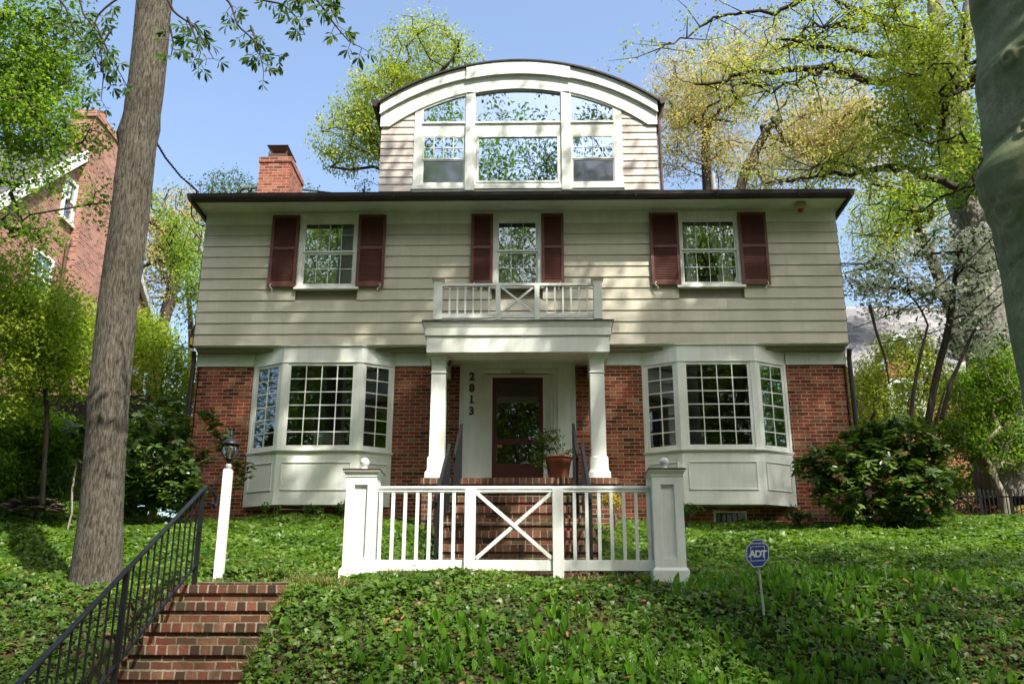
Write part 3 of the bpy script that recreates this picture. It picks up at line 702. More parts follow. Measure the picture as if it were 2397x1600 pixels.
# window wall with openings
OP = [(-2.235,-1.375,10.80,11.87),(-1.12,.57,10.80,11.87),(.83,1.69,10.80,11.87),(-2.235,-1.375,12.19,12.42),(-1.155,.60,12.19,12.70),(.83,1.69,12.19,12.42)]
mb = MB()
for a,b,c,d in wall_rects(-2.42, 1.87, 10.4, 12.42, OP[:3]+[(-2.235,-1.375,12.19,12.42),(-1.155,.60,12.19,12.42),(.83,1.69,12.19,12.42)]): mb.box(a,b,DY-.03,DY+.03,c,d)
for a,b in ((-2.42,-2.235),(-1.375,-1.155),(.60,.83),(1.69,1.87)): mb.prism([(a,12.42),(b,12.42),(b,arc(4.35,8.69,b)+.02),(a,arc(4.35,8.69,a)+.02)], DY-.03, DY+.03)
def archfill(a, b, Ri, zi, y0, y1, n=12):
    xs = np.linspace(a,b,n+1)
    for p, q_ in zip(xs, xs[1:]):
        mb.prism([(p,arc(Ri,zi,p)),(q_,arc(Ri,zi,q_)),(q_,arc(4.35,8.69,q_)+.02),(p,arc(4.35,8.69,p)+.02)], y0, y1)
archfill(-2.235,-1.375,4.35,8.62,DY-.03,DY+.03); archfill(-1.155,.60,4.35,8.60,DY-.03,DY+.03); archfill(.83,1.69,4.35,8.62,DY-.03,DY+.03)
for a, b in ((-1.355,-1.165),(.62,.81)): mb.box(a,b,DY-.075,DY-.031,10.62,min(arc(4.35,8.67,a),arc(4.35,8.67,b))-.004)
mb.box(-2.44,1.89,DY-.06,DY-.031,10.66,10.74)
mb.build('dormer_window_wall', M['white'], house)
def dwin(a, b, c, d, kind):
    s = MB()
    if kind == 'arch':
        s.box(a,b,DY-.02,DY+.02,c,c+.03)
        o = s.build('arched_window', M['white'], house)
        n = 16; xs = np.linspace(a,b,n+1); p = [(x, arc(4.35,8.63,x)) for x in xs]
        g_ = MB().add([(a,DY+.01,c),(b,DY+.01,c)]+[(x,DY+.01,z) for x,z in reversed(p)], [tuple(range(n+3))]).build('pane', M['glass_dorm'], o)
        MB().box(a-.02,b+.02,DY-.06,DY-.031,c-.035,c-.005).build('sill', M['white'], o)
        return
    t = .03
    if kind == 'fixed':
        ring(s, a, b, c, d, .038, DY-.045, DY+.02); o = s.build('dormer_window', M['white'], house, bevel=.003)
        MB().box(a+t,b-t,DY-.01,DY-.005,c+t,d-t).build('pane', M['glass_dorm'], o)
    else:
        zm = 11.355; ring(s, a, b, zm-.02, d, t, DY-.025, DY+.0); sash_grid(s, a+t, b-t, zm+.01, d-t, DY-.012, 4, 2, .02)
        o = s.build('dormer_window', M['white'], house, bevel=.002)
        s = MB(); ring(s, a, b, c, zm-.021, .025, DY-.01, DY+.02); s.build('lower_sash', M['white'], o)
        MB().box(a+.02,b-.02,DY-.010,DY-.006,zm,d-t).build('pane', M['glass_dorm'], o)
        MB().box(a+.02,b-.02,DY+.006,DY+.009,c+.02,zm-.03).build('insect_screen', M['glass_screen'], o)
for (a,b,c,d), k in zip(OP, ('hung','fixed','hung','arch','arch','arch')): dwin(a,b,c,d,k)
MB().box(-2.6,2.1,DY+1.0,DY+1.02,10.2,13.2).box(-3.0,2.5,DY+.06,DY+1,10.55,10.6).build('interior_wall', M['interior'], house)

# --- chimney, vent pipe
c = MB().box(-6.06,-5.36,19.5,20.67,10.0,12.13).box(-6.08,-5.34,19.48,20.69,12.13,12.26)
ch = c.build('chimney', M['chimney_brick'], house)
MB().box(-5.98,-5.44,19.6,20.5,12.262,12.30).taper((-5.92,-5.50,19.66,20.44,12.30),(-5.92,-5.50,19.66,20.44,12.315)).build('chimney_crown', M['concrete'], ch)
c = MB()
for x in (-5.92,-5.52):
    for y in (19.68,20.40): c.box(x-.012,x+.012,y-.012,y+.012,12.315,12.50)
c.box(-5.92,-5.52,19.68,20.4,12.316,12.45)
c.taper((-5.84,-5.62,19.75,20.3,12.50),(-5.97,-5.49,19.62,20.46,12.63)).taper((-5.97,-5.49,19.62,20.46,12.63),(-5.8,-5.64,19.9,20.2,12.68))
c.build('chimney_cap', M['brown'], ch)
p = at(1636,400,19.5)
MB().tube([(p[0],19.5,10.2),(p[0],19.5,p[2])], .055, 12).build('vent_pipe', M['galv'], house)

# ------------------------------------------------------------------ small fittings on the house
s = thing('alarm_siren', 'weathered cream siren box with a red lens under the right end of the eave', 'alarm siren', (5.06,16.95,9.7))
MB().taper((4.965,5.165,16.83,17.05,9.70),(4.98,5.15,16.86,17.05,9.79)).taper((4.99,5.14,16.85,17.03,9.67),(4.965,5.165,16.83,17.05,9.70)).build('housing', M['siren'], s, bevel=.01)
MB().lathe([(.045,9.672),(.05,9.65),(.045,9.62),(.025,9.60),(.005,9.595)], 5.06, 16.94, 14).build('lens', M['redlens'], s, True)
s = thing('floodlight', 'small yellow and black box fixed to the lower left corner of the siding', 'lamp', (-6.32,17.3,7.1))
MB().box(-6.36,-6.29,17.22,17.34,7.10,7.28).build('housing', M['black'], s)
MB().box(-6.35,-6.30,17.212,17.22,7.13,7.27).build('lens', M['yellow'], s)
# lizard ornament on the frieze
p = at(1515,803,17.46); s = MB()
x, z = p[0], p[2]
s.tube([(x+.01,17.455,z+.10),(x,17.45,z+.05),(x-.01,17.45,z),(x+.005,17.455,z-.05),(x+.02,17.46,z-.10),(x-.0,17.462,z-.15)], [.012,.022,.026,.02,.012,.004], 8)
for sx, dz in ((-1,.045),(1,.045),(-1,-.03),(1,-.03)): s.tube([(x,17.455,z+dz),(x+sx*.04,17.46,z+dz+.015),(x+sx*.05,17.462,z+dz+.04)], .007, 5)
tag(s.build('lizard_ornament', M['copper'], None, True), 'small brown lizard ornament on the white frieze left of the right bay window', 'ornament')
# hanging bell under porch
s = MB(); bx, by = at(1030,833,16.25)[0], 16.25
s.lathe([(.005,6.60),(.018,6.585),(.03,6.55),(.04,6.50),(.042,6.46),(.03,6.45),(.01,6.42),(.004,6.40)], bx, by, 12).tube([(bx,by,6.60),(bx,by,6.78)], .003, 4)
tag(s.build('hanging_bell', M['bronze'], None, True), 'small dark bell hanging under the porch ceiling beside the left column', 'bell')

# ------------------------------------------------------------------ porch handrails
def handrail(name, x, segs, label, dx):
    t = thing(name, label, 'handrail', (x, segs[0][0][0], 4.4), 'black iron handrails of the porch steps')
    for (ya, za), (yb, zb), xo, xh in segs:
        X1 = x+dx*xo
        MB().bar((X1,ya,za),(X1,yb,zb),.045,.03).tube([(X1,yb,zb),(X1,yb-.05,zb-.04),(X1,yb-.05,zb-.09),(X1,yb-.015,zb-.10)],.018,6).build('rail', M['black'], t, bevel=.004)
        sl = (za-zb)/(ya-yb); drop = .80
        MB().bar((X1,ya,za-drop),(X1,yb,zb-drop),.02,.03).build('lower_rail', M['black'], t)
        MB().box(X1-.02,X1+.02,ya-.04,ya,za-1.0,za-.01).build('post', M['black'], t)
        MB().box(X1-.02,X1+.02,yb,yb+.04,zb-1.0,zb-.01).build('post', M['black'], t)
        n = int((ya-yb)/.11)
        for i in range(1, n):
            y = ya+(yb-ya)*i/n; z = za+(zb-za)*i/n
            MB().box(X1-.018,X1+.018,y-.007,y+.007,z-drop,z-.01).build('baluster', M['black'], t)
    return t
SEG = [((15.9,5.30),(14.72,4.60),0,0),((14.70,4.71),(12.9,3.64),1,0)]
handrail('handrail', .675, SEG, 'black iron handrail on the right of the porch steps beside the flower pot', .08)
handrail('handrail', -1.175, SEG, 'black iron handrail on the left of the porch steps below the house number', -.09)

# ------------------------------------------------------------------ lower flight of steps
low = thing('brick_steps', 'flight of red brick steps climbing the bank at lower left with mossy treads', 'steps', (-3.1,10.6,2.34))
ps = MB(); ns = MB(); lx0, lx1 = -3.82, -2.42
Zs = [2.343,2.149,1.931,1.719,1.506]+[1.506-.21*k for k in range(1,8)]
for k, z in enumerate(Zs):
    y = 10.6-.34*k; yb = y+.34 if k else y+.5
    ps.box(lx0+.01, lx1, y+.025, yb+.024, z-.6, z-.092); ns.box(lx0, lx1, y, yb+.024, z-.09, z)
    if z < .1: break
ps.build('riser', M['step_brick'], low); ns.build('rowlock_tread', M['rowlock'], low, bevel=.008)
# its railing
hr = thing('iron_railing', 'black iron railing with a curled end beside the lower brick steps', 'railing', (-3.59,10.7,2.34))
rx = -3.60; top = lambda y: 3.37+(y-10.66)*.560
MB().bar((rx,10.64,top(10.64)),(rx,6.2,top(6.2)),.046,.024).tube([(rx,10.62,top(10.62)),(rx,10.74,3.40),(rx+.0,10.95,3.385),(rx+.01,11.05,3.34),(rx+.02,11.07,3.26),(rx+.02,11.0,3.22),(rx+.01,10.95,3.26)], .02, 8).build('rail', M['black'], hr, bevel=.005)
MB().bar((rx,10.62,top(10.62)-.80),(rx,6.2,top(6.2)-.80),.03,.02).build('lower_rail', M['black'], hr)
for y in (10.64,8.84,6.9): MB().box(rx-.022,rx+.022,y-.022,y+.022,top(y)-1.08,top(y)-.01).build('post', M['black'], hr)
y = 10.5
while y > 6.3:
    if min(abs(y-8.84),abs(y-6.9)) > .06: 
        mb = MB(); zt = top(y)-.01; zb = top(y)-.79
        mb.box(rx-.0075,rx+.0075,y-.0075,y+.0075,zb,zt); mb.build('baluster', M['black'], hr)
    y -= .152

# ------------------------------------------------------------------ white balustrade
FY = 10.83
bal = thing('white_balustrade', 'white painted balustrade with an X panel between two ball topped pillars', 'balustrade', (-.2,11,2.4))
def pillar(cx, capm):
    hw = .168; y0, y1 = FY, FY+2*hw
    # core with recessed panel on the front
    p = MB(); a, b = cx-hw, cx+hw; q0, q1, z0, z1 = cx-.072, cx+.072, 2.64, 3.44
    p.box(a,b,y0+.03,y1,2.40,3.53).box(a,q0,y0,y0+.03,2.40,3.53).box(q1,b,y0,y0+.03,2.40,3.53).box(q0,q1,y0,y0+.03,2.40,z0).box(q0,q1,y0,y0+.03,z1,3.53)
    o = p.build('pillar', M['fence_white'], bal, bevel=.003)
    e = .028
    MB().box(a-e,b+e,y0-e,y1+e,2.38,2.51).taper((a-e,b+e,y0-e,y1+e,2.51),(a-.004,b+.004,y0-.004,y1+.004,2.545)).build('plinth', M['fence_white'], o, bevel=.003)
    MB().box(a-.008,b+.008,y0-.008,y1+.008,3.53,3.555).taper((a-.012,b+.012,y0-.012,y1+.012,3.555),(a-.03,b+.03,y0-.03,y1+.03,3.585)).box(a-.035,b+.035,y0-.035,y1+.035,3.585,3.60).build('cap_moulding', M['fence_white'], o, bevel=.003)
    MB().box(a-.04,b+.04,y0-.04,y1+.04,3.60,3.617).build('cap', capm, o)
    yc = FY+hw
    MB().lathe([(.085,3.618),(.085,3.628),(.05,3.64),(.035,3.655),(.026,3.672)]+[(.052*math.sin(t),3.722-.052*math.cos(t)) for t in np.linspace(.5,3.1,12)], cx, yc, 24).build('finial', M['fence_white'], o, True)
pillar(-1.905, M['bronze']); pillar(1.485, M['metal_edge'])
ry = FY+.168
MB().lathe([(0,0),(0,0)],0,0,3) if False else None
MB().tube([(-1.74,ry,3.425),(1.32,ry,3.425)], .028, 12, True).box(-1.74,1.32,ry-.018,ry+.018,3.375,3.40).build('top_rail', M['fence_white'], bal, True)
for a, b in ((-1.74,-.757),(-.637,.218),(.338,1.32)): MB().box(a,b,ry-.022,ry+.022,2.52,2.637).build('bottom_rail', M['fence_white'], bal, bevel=.003)
for a, b in ((-.757,-.637),(.218,.338)): MB().box(a,b,ry-.06,ry+.03,2.30,3.405).build('post', M['fence_white'], bal, bevel=.004)
xsb = list(np.linspace(-1.70,-.757-.125,7))+list(np.linspace(.338+.125,1.285,7))
for x in xsb: MB().box(x-.019,x+.019,ry-.019,ry+.019,2.637,3.376).build('baluster', M['fence_white'], bal, bevel=.003)
MB().bar((-.625,ry,2.655),(.207,ry,3.37),.04,.04).build('cross_brace', M['fence_white'], bal)
MB().bar((-.625,ry-.012,3.37),(.207,ry-.012,2.655),.04,.04).build('cross_brace', M['fence_white'], bal)

# ------------------------------------------------------------------ lamp post
lp = thing('lamp_post', 'white square lamp post carrying a black coach lantern at the head of the lower steps', 'lamp post', (-3.75,11.9,2.4))
b0 = at(500,1340,11.9); t0 = at(523,1078,11.9)
lx = (b0[0]+t0[0])/2; ly = 11.9; zt = t0[2]
MB().taper((lx-.052,lx+.052,ly-.052,ly+.052,2.2),(lx-.050,lx+.050,ly-.05,ly+.05,zt)).taper((lx-.05,lx+.05,ly-.05,ly+.05,zt),(lx-.035,lx+.035,ly-.035,ly+.035,zt+.015)).build('post', M['fence_white'], lp, bevel=.006)
MB().lathe([(.036,zt+.012),(.038,zt+.06),(.03,zt+.075)], lx, ly, 14).build('post_collar', M['galv'], lp, True)
z = zt+.075
ln = MB().lathe([(.018,z),(.022,z+.03),(.045,z+.05),(.05,z+.06),(.052,z+.075)], lx, ly, 16)
for k in range(6):
    a = math.pi/3*k+.3
    ln.tube([(lx+r*math.cos(a), ly+r*math.sin(a), z+.075+h) for r, h in ((.05,0),(.078,.03),(.097,.075),(.098,.115),(.085,.165))], .0055, 5)
ln.lathe([(.115,z+.236),(.118,z+.242),(.10,z+.27),(.075,z+.295),(.05,z+.315),(.02,z+.33),(.016,z+.345),(.024,z+.36),(.012,z+.375),(.016,z+.39),(.008,z+.40),(.005,z+.43),(.002,z+.45)], lx, ly, 18)
lan = ln.build('lantern', M['black'], lp, True)
MB().lathe([(.048,z+.076),(.075,z+.105),(.093,z+.15),(.094,z+.19),(.083,z+.236)], lx, ly, 18).build('lantern_glass', M['glass_lamp'], lan, True)
MB().lathe([(.010,z+.076),(.010,z+.13),(.014,z+.135),(.018,z+.16),(.012,z+.19),(.003,z+.205)], lx, ly, 10).build('bulb', M['bulb'], lan, True)

# ------------------------------------------------------------------ yard sign
sp = at(1738,1268,9.6); SY = 9.6
sg = thing('yard_sign', 'blue octagonal security sign on a thin stake in the ivy right of the balustrade', 'sign', (sp[0],SY,ground_h(sp[0],SY)))
R_ = .118; oc = [(R_*1.0*math.cos(rad(22.5+45*k)), R_*1.22*math.sin(rad(22.5+45*k))) for k in range(8)]
tilt = .05
def tl(x, z): return (sp[0]+x*math.cos(tilt)+z*math.sin(tilt), sp[2]-x*math.sin(tilt)*0.0+z+x*.06)
MB().prism([tl(x,z) for x,z in oc], SY, SY+.012).build('sign_panel', M['sign_blue'], sg)
def outline(pts, w, y, nm):
    o = MB(); n = len(pts)
    for i in range(n):
        a, b = pts[i], pts[(i+1)%n]; ia = (a[0]*w, a[1]*w); ib = (b[0]*w, b[1]*w)
        P4 = [tl(*a), tl(*b), tl(*ib), tl(*ia)]
        o.add([(p[0],y,p[1]) for p in P4], [(0,1,2,3)])
    o.build(nm, M['sign_white'], sg)
outline([(x*.97,z*.97) for x,z in oc], .945, SY-.0015, 'sign_border')
bx = .068; sqr = [(-bx,-.072),(bx,-.072),(bx,.066),(-bx,.066)]
outline(sqr, .93, SY-.0015, 'sign_border')
text_obj('sign_lettering', 'ADT', .088, M['sign_white'], sg, (*[tl(.0,-.035)[0]], SY-.003, tl(0,-.035)[1]), .001, .0035, shear=.12, spacing=.86)
text_obj('sign_lettering', 'Secured by', .030, M['sign_white'], sg, (tl(0,.086)[0], SY-.003, tl(0,.086)[1]), .0008, .0006)
q1 = at(1750,1372,9.62)
MB().tube([(sp[0],SY+.02,sp[2]-.02),(q1[0],SY+.02,q1[2]-.15)], .011, 8).build('stake', M['galv'], sg)

# ------------------------------------------------------------------ potted plant
pp = thing('potted_plant', 'leafy shrub in a ribbed terracotta pot on the porch right of the door', 'potted plant', (.43,16.35,4.405))
pcx, pcy = .435, 16.35
MB().lathe([(.145,4.406),(.160,4.43),(.20,4.72),(.208,4.722),(.205,4.735),(.212,4.737),(.209,4.752),(.217,4.754),(.214,4.77),(.222,4.80),(.240,4.805),(.244,4.835),(.225,4.84),(.215,4.81)], pcx, pcy, 36).build('pot', M['terracotta'], pp, True)

# ================================================================== vegetation helpers
def skeleton(trunk, targets, step=.7, wander=.12, up=.15, seed=0):
    """trunk: list of points; targets: (m,3). returns nodes (n,3), parents"""
    r = np.random.default_rng(seed)
    nodes = [np.array(p, float) for p in trunk]; par = [-1]+list(range(len(trunk)-1))
    base = np.array(trunk[-1]); order = np.argsort(np.linalg.norm(targets-base, axis=1)+r.random(len(targets))*.5)
    N = np.array(nodes); tips = []
    minstart = max(1, int(len(trunk)*.45))
    for ti in order:
        t = targets[ti]; d = N-t
        cost = np.linalg.norm(d, axis=1)+.6*np.maximum(N[:,2]-t[2], 0); cost[:minstart] += 50
        j = int(np.argmin(cost)); a = N[j]; L = np.linalg.norm(t-a); k = max(1, int(L/step)); new = []; pj = j
        side = r.normal(size=3)*wander*L*.5; side[2] = abs(side[2])*.5 + up*L*.3
        for i in range(1, k+1):
            s = i/k; p = a+(t-a)*s + side*math.sin(math.pi*s)*.5 + (r.normal(size=3)*wander*step*.5 if i < k else 0)
            new.append(p); par.append(pj); pj = len(N)+len(new)-1
        N = np.vstack([N]+[np.array(new)]); tips.append(pj)
    return N, np.array(par), tips
def limb_mesh(name, N, par, r_tip, power, rtrunk, mat_, parent, seg=6, ntrunk=0, trunkr=None):
    n = len(N); acc = np.zeros(n); ch = [[] for _ in range(n)]
    for i, p in enumerate(par):
        if p >= 0: ch[p].append(i)
    for i in range(n-1, -1, -1):
        acc[i] = max(r_tip**power if not ch[i] else 0, acc[i])
        if par[i] >= 0: acc[par[i]] += acc[i] + (r_tip*.25)**power
    R = acc**(1/power); k = rtrunk/max(R[0],1e-6)
    R = np.maximum(R*k, r_tip*.8) if rtrunk else R
    if trunkr is not None: R[:len(trunkr)] = trunkr
    mb = MB()
    starts = [(0, None)]
    while starts:
        i, p = starts.pop(); chain = [i] if p is None else [p, i]; rr = [R[i]] if p is None else [min(R[p], R[i]*1.15), R[i]]
        while ch[chain[-1]]:
            c = sorted(ch[chain[-1]], key=lambda a: -R[a]); starts += [(x, chain[-1]) for x in c[1:]]
            chain.append(c[0]); rr.append(min(R[c[0]], rr[-1]))
        if len(chain) > 1: mb.tube([N[c] for c in chain], rr, seg if rr[0] > .05 else 4, False)
    return mb.build(name, mat_, parent, True)
def ell_pts(n, ells, seed=0, shell=.5):
    """points in a union of ellipsoids (cx,cy,cz,rx,ry,rz), biased outward"""
    r = np.random.default_rng(seed); out = []
    w_ = np.array([e[3]*e[4]*e[5] for e in ells])**.8; w_ = w_/w_.sum()
    for i in range(n):
        e = ells[r.choice(len(ells), p=w_)]; d = r.normal(size=3); d /= np.linalg.norm(d); u = r.random()**(1/3)*(1-shell)+shell*r.random()**.3
        out.append((e[0]+d[0]*e[3]*u, e[1]+d[1]*e[4]*u, e[2]+d[2]*e[5]*u))
    return np.array(out)
def leaf_blobs(name, centres, per, rad_, size, mat_, parent, tmpl=T_QUAD, droop=.3, flat_=.7, seed=1, face_up=.7, tj=.5):
    r = np.random.default_rng(seed); n = len(centres)*per
    c = np.repeat(centres, per, 0); g = r.normal(size=(n,3)); g = g/np.linalg.norm(g,axis=1,keepdims=True)*(r.random((n,1))**.5)
    P = c+g*rad_*np.array([1,1,flat_])*np.repeat(r.uniform(.6,1.3,len(centres)), per)[:,None]
    A = g+r.normal(size=(n,3))*.6; A[:,2] -= droop*1.5
    Nn = r.normal(size=(n,3))*.7; Nn[:,2] += face_up*1.3
    S = size*r.uniform(.6,1.3,n)
    tint = np.clip(np.repeat(r.random(len(centres)), per)*(1-tj)+r.random(n)*tj, 0, 1)
    return leaves(name, P, A, Nn, S, tmpl, mat_, parent, tint)
def tree(name, label, cat, trunk, ells, n, per, lsize, lmat, bmat, rtr, seed, blob=.6, tmpl=T_QUAD, group=None, step=.7, shell=.5, rt=.012, up=.15, trunkr=None, droop=.3, flat_=.7, targets=None, wander=.12):
    n = int(n*2.1); per = int(per*.62); lsize *= .60; blob *= .85; rtr *= .75; rt *= .5
    t = thing(name, label, cat, tuple(trunk[0]), group)
    tg = ell_pts(n, ells, seed, shell) if targets is None else targets
    N, par, tips = skeleton(trunk, tg, step, wander, up, seed)
    limb_mesh('trunk', N, par, rt, 1.8, rtr, bmat, t, 8, len(trunk), trunkr)
    # leaves at the tips and a little way back along the twigs
    cs = [tg]; back = N[par[tips]]; cs.append((tg+back)/2)
    leaf_blobs('crown', np.vstack(cs), max(1, per//2), blob, lsize, lmat, t, tmpl, droop, flat_, seed)
    return t
def interp_path(pts, n):
    pts = np.array(pts, float); d = np.concatenate([[0], np.cumsum(np.linalg.norm(np.diff(pts,axis=0),axis=1))])
    s = np.linspace(0, d[-1], n); return [np.array([np.interp(x, d, pts[:,k]) for k in range(3)]) for x in s]

bush_late = 1
# --- potted plant crown
tg = ell_pts(46, [(.30,16.3,5.12,.27,.2,.22),(.60,16.3,4.98,.12,.12,.14),(.12,16.3,4.9,.12,.15,.35)], 5, .4)
N, par, tips = skeleton([(pcx,pcy,4.78),(pcx-.02,pcy,4.88),(pcx-.06,pcy,4.98)], tg, .1, .15, .1, 5)
limb_mesh('stem', N, par, .003, 2.2, .014, M['dark_bark'], pp, 5)
leaf_blobs('foliage', tg, 22, .085, .05, M['f_green'], pp, T_OVAL, seed=5)

# ------------------------------------------------------------------ big trunk at left (hickory)
LT = [(1372,152,276),(1340,158,276),(1300,166,277),(1200,181,278),(1100,191,283),(1000,200,288),(900,208,293),(800,221,300),(700,232,309),(600,245,323),(500,258,338),(400,268,350),(330,276,357),(292,281,366),(250,289,366),(200,299,371),(100,310,381),(0,320,388)]
TY = 10.8; tp = []; tr_ = []
for v, l, r_ in LT:
    a, b = at(l, v, TY), at(r_, v, TY); tp.append(((a+b)/2)); tr_.append((b[0]-a[0])/2)
tp = [tp[0]-np.array([0,0,.4])]+tp; tr_ = [tr_[0]*1.5, tr_[0]*1.08]+tr_[1:]
zz = tp[-1]
for k in range(1,6): tp.append(zz+np.array([.10*k,-.12*k,1.6*k])); tr_.append(tr_[-1]*.9)
hick = thing('hickory_tree', 'tall grey furrowed trunk rising through the frame on the left with hanging leaf sprays', 'tree', (tp[0][0],TY,2.3))
hk_t = ell_pts(110, [(-5.5,7.2,21.5,4.2,3.5,1.8),(-.5,8.2,22,2.4,2.6,1.4)], 41, .4)
N, par, tips = skeleton(tp, hk_t, 1.0, .12, .15, 41)
def trunk_mesh(name, pts, rs, mat_, parent, seg=40, rough=.03, lumps=(), seed=0, side=None, knots=(), n=140):
    """smooth bark column with a wavering surface; lumps: (index, angle, size, spread)"""
    r = np.random.default_rng(seed); P = interp_path(pts, n)
    d = np.concatenate([[0], np.cumsum(np.linalg.norm(np.diff(np.array(pts),axis=0),axis=1))]); s = np.linspace(0,d[-1],n); R = np.interp(s, d, rs)
    V = []; ph = r.random(8)*6
    for i in range(n):
        for k in range(seg):
            a = 2*math.pi*k/seg; rr = R[i]*(1+rough*(math.sin(3*a+ph[0]+P[i][2]*.4)+.6*math.sin(5*a+ph[1]-P[i][2]*.9)+.4*math.sin(9*a+ph[2]+P[i][2]*1.7)))
            for (lz, la, ls, sp_) in lumps:
                da = (a-la+math.pi)%(2*math.pi)-math.pi
                rr += ls*math.exp(-(da/.55)**2-((P[i][2]-lz)/sp_)**2)
            if side is not None:
                da = (a-3.25+math.pi)%(2*math.pi)-math.pi; rr += float(np.interp(P[i][2], side[0], side[1]))*math.exp(-(da/.75)**2)
            for (kz, ka, kr) in knots:
                dz_ = P[i][2]-kz
                if abs(dz_) < .4:
                    da = (a-ka+math.pi)%(2*math.pi)-math.pi
                    if abs(da) < .7:
                        dd = math.hypot(da*R[i]*1.15, dz_+.12*abs(da)); rr += .024*math.exp(-((dd-kr)/.02)**2)+.010*math.exp(-((dd-kr*.55)/.014)**2)-.012*math.exp(-(dd/(kr*.3))**2)
                    if abs(da) < 1.3: rr -= .02*math.exp(-((dz_-kr*.9+.10*abs(da)**1.3)/.012)**2)*max(0,1-abs(da)/1.3)
            if knots:
                z_ = P[i][2]; rr += .0055*math.sin(z_*30+2.2*math.sin(a*2+z_*1.3)+1.5*math.sin(z_*5))*(.5+.5*math.sin(a*3.1+z_*2.3))+.010*math.sin(a*4+z_*1.1)*math.sin(z_*1.9)
            V.append((P[i][0]+rr*math.cos(a), P[i][1]+rr*math.sin(a), P[i][2]))
    idx = np.arange(n*seg).reshape(n,seg)
    q_ = np.stack([idx[:-1], np.roll(idx[:-1],-1,1), np.roll(idx[1:],-1,1), idx[1:]], -1).reshape(-1,4)
    return np_mesh(name, V, [q_], mat_, parent, None, True)
zl = lambda v, Y: at(300, v, Y)[2]
trunk_mesh('trunk', tp, tr_, M['bark'], hick, 48, .012, [(zl(310,TY),3.3,.05,.12),(zl(420,TY),4.2,.03,.08),(zl(700,TY),3.4,.03,.06)], 3)
limb_mesh('limb', N, par, .02, 2.3, .24, M['bark'], hick, 8)
leaf_blobs('upper_crown', np.vstack([hk_t,hk_t+rng.normal(size=hk_t.shape)*.5]), 60, .75, .17, M['f_canopy'], hick, T_QUAD, seed=12)
# hanging compound leaf sprays
def spray(tw, nleaf, L, seed, spread=.25):
    """tw: twig polyline; palmate-pinnate leaves of 5-7 drooping leaflets"""
    r = np.random.default_rng(seed); P = interp_path(tw, nleaf); out = []
    for i, p in enumerate(P):
        if i < nleaf*.15: continue
        for rep in range(2):
            d = r.normal(size=3); d[2] = -abs(d[2])*.3-.25; d /= np.linalg.norm(d); pl = L*r.uniform(.5,1.0); e = p+d*pl
            out.append((p, e, d))
    return out
twigs = [
 [(385,0,8.4),(400,30,8.4),(445,60,8.4),(470,100,8.3),(490,135,8.3)],
 [(500,-20,8.6),(530,10,8.6),(545,60,8.5),(580,90,8.5),(600,125,8.5),(640,128,8.5)],
 [(560,-20,8.6),(600,0,8.6),(650,10,8.5),(680,40,8.5),(700,80,8.4)],
 [(575,60,8.5),(590,100,8.4),(600,140,8.4),(605,165,8.4)],
 [(700,-30,8.0),(735,10,8.0),(770,60,7.9),(800,95,7.9),(830,110,7.9)],
 [(640,-30,8.2),(680,-15,8.2),(740,0,8.1),(790,20,8.1)],
 [(430,40,8.4),(450,90,8.3),(460,120,8.3),(455,140,8.3)],
 [(300,-20,9.0),(250,10,9.0),(215,45,9.0),(235,90,9.0),(265,150,9.0),(296,205,9.2)],
 [(180,-20,9.2),(190,30,9.2),(225,75,9.1),(245,115,9.1)],
 [(120,-20,9.2),(150,15,9.2),(170,70,9.2),(200,110,9.2),(240,165,9.2)],
 [(390,60,8.6),(398,100,8.6),(392,130,8.6)],
 [(260,60,9),(230,110,9),(238,170,9),(232,230,9)],
]
r = np.random.default_rng(3)
for k, tw in enumerate(twigs):
    tw_m = MB(); Lp, La, Ln, Ls = [], [], [], []
    pts = [at(*p) for p in tw]; tw_m.tube(interp_path(pts, 14), list(np.linspace(.014,.004,14)), 5, False)
    for p, e, d in spray(pts, (7,11,9,7,9,10,6,11,8,11,5,8)[k], .15, 30+k):
        tw_m.tube([p,(p+e)/2+np.array([0,0,.01]),e], [.0035,.003,.002], 4, False)
        sd = np.cross(d, [0,1,.2]); sd /= np.linalg.norm(sd); sd = sd+r.normal(size=3)*.25; L0 = r.uniform(.8,1.15)
        for ang, sc_, back in ((0,1.0,0),(.62,.95,0),(-.62,.95,0),(1.25,.7,.3),(-1.25,.7,.3)):
            a = d*math.cos(ang)+sd*math.sin(ang)+r.normal(size=3)*.12; a[2] -= .35
            Lp.append(e+(p-e)*back); La.append(a); Ln.append(np.array([0,-1,.5])+r.normal(size=3)*.55); Ls.append(.115*sc_*L0*r.uniform(.85,1.15))
    tw_o = tw_m.build('twig', M['dark_bark'], hick, True)
    leaves('leaf_spray', np.array(Lp), np.array(La), np.array(Ln), np.array(Ls), T_HICK, M['f_hickory'], tw_o)

# ------------------------------------------------------------------ beech trunk at right
BE = [(1500,2420),(1200,2375),(1000,2343),(950,2337),(850,2324),(750,2301),(650,2284),(560,2270),(500,2253),(460,2235),(430,2224),(405,2219),(385,2222),(360,2238),(340,2250),(300,2246),(260,2244),(215,2240),(190,2234),(165,2234),(150,2238),(100,2246),(50,2246),(20,2240),(0,2228)]
BY = 7.0; bp, brr = [], []
for v, l in BE:
    rr = .56; a = at(l, v, BY); bp.append((a[0]+.56+.06+.07*min(max(v/850,0),1.3), BY, a[2])); brr.append(.56)
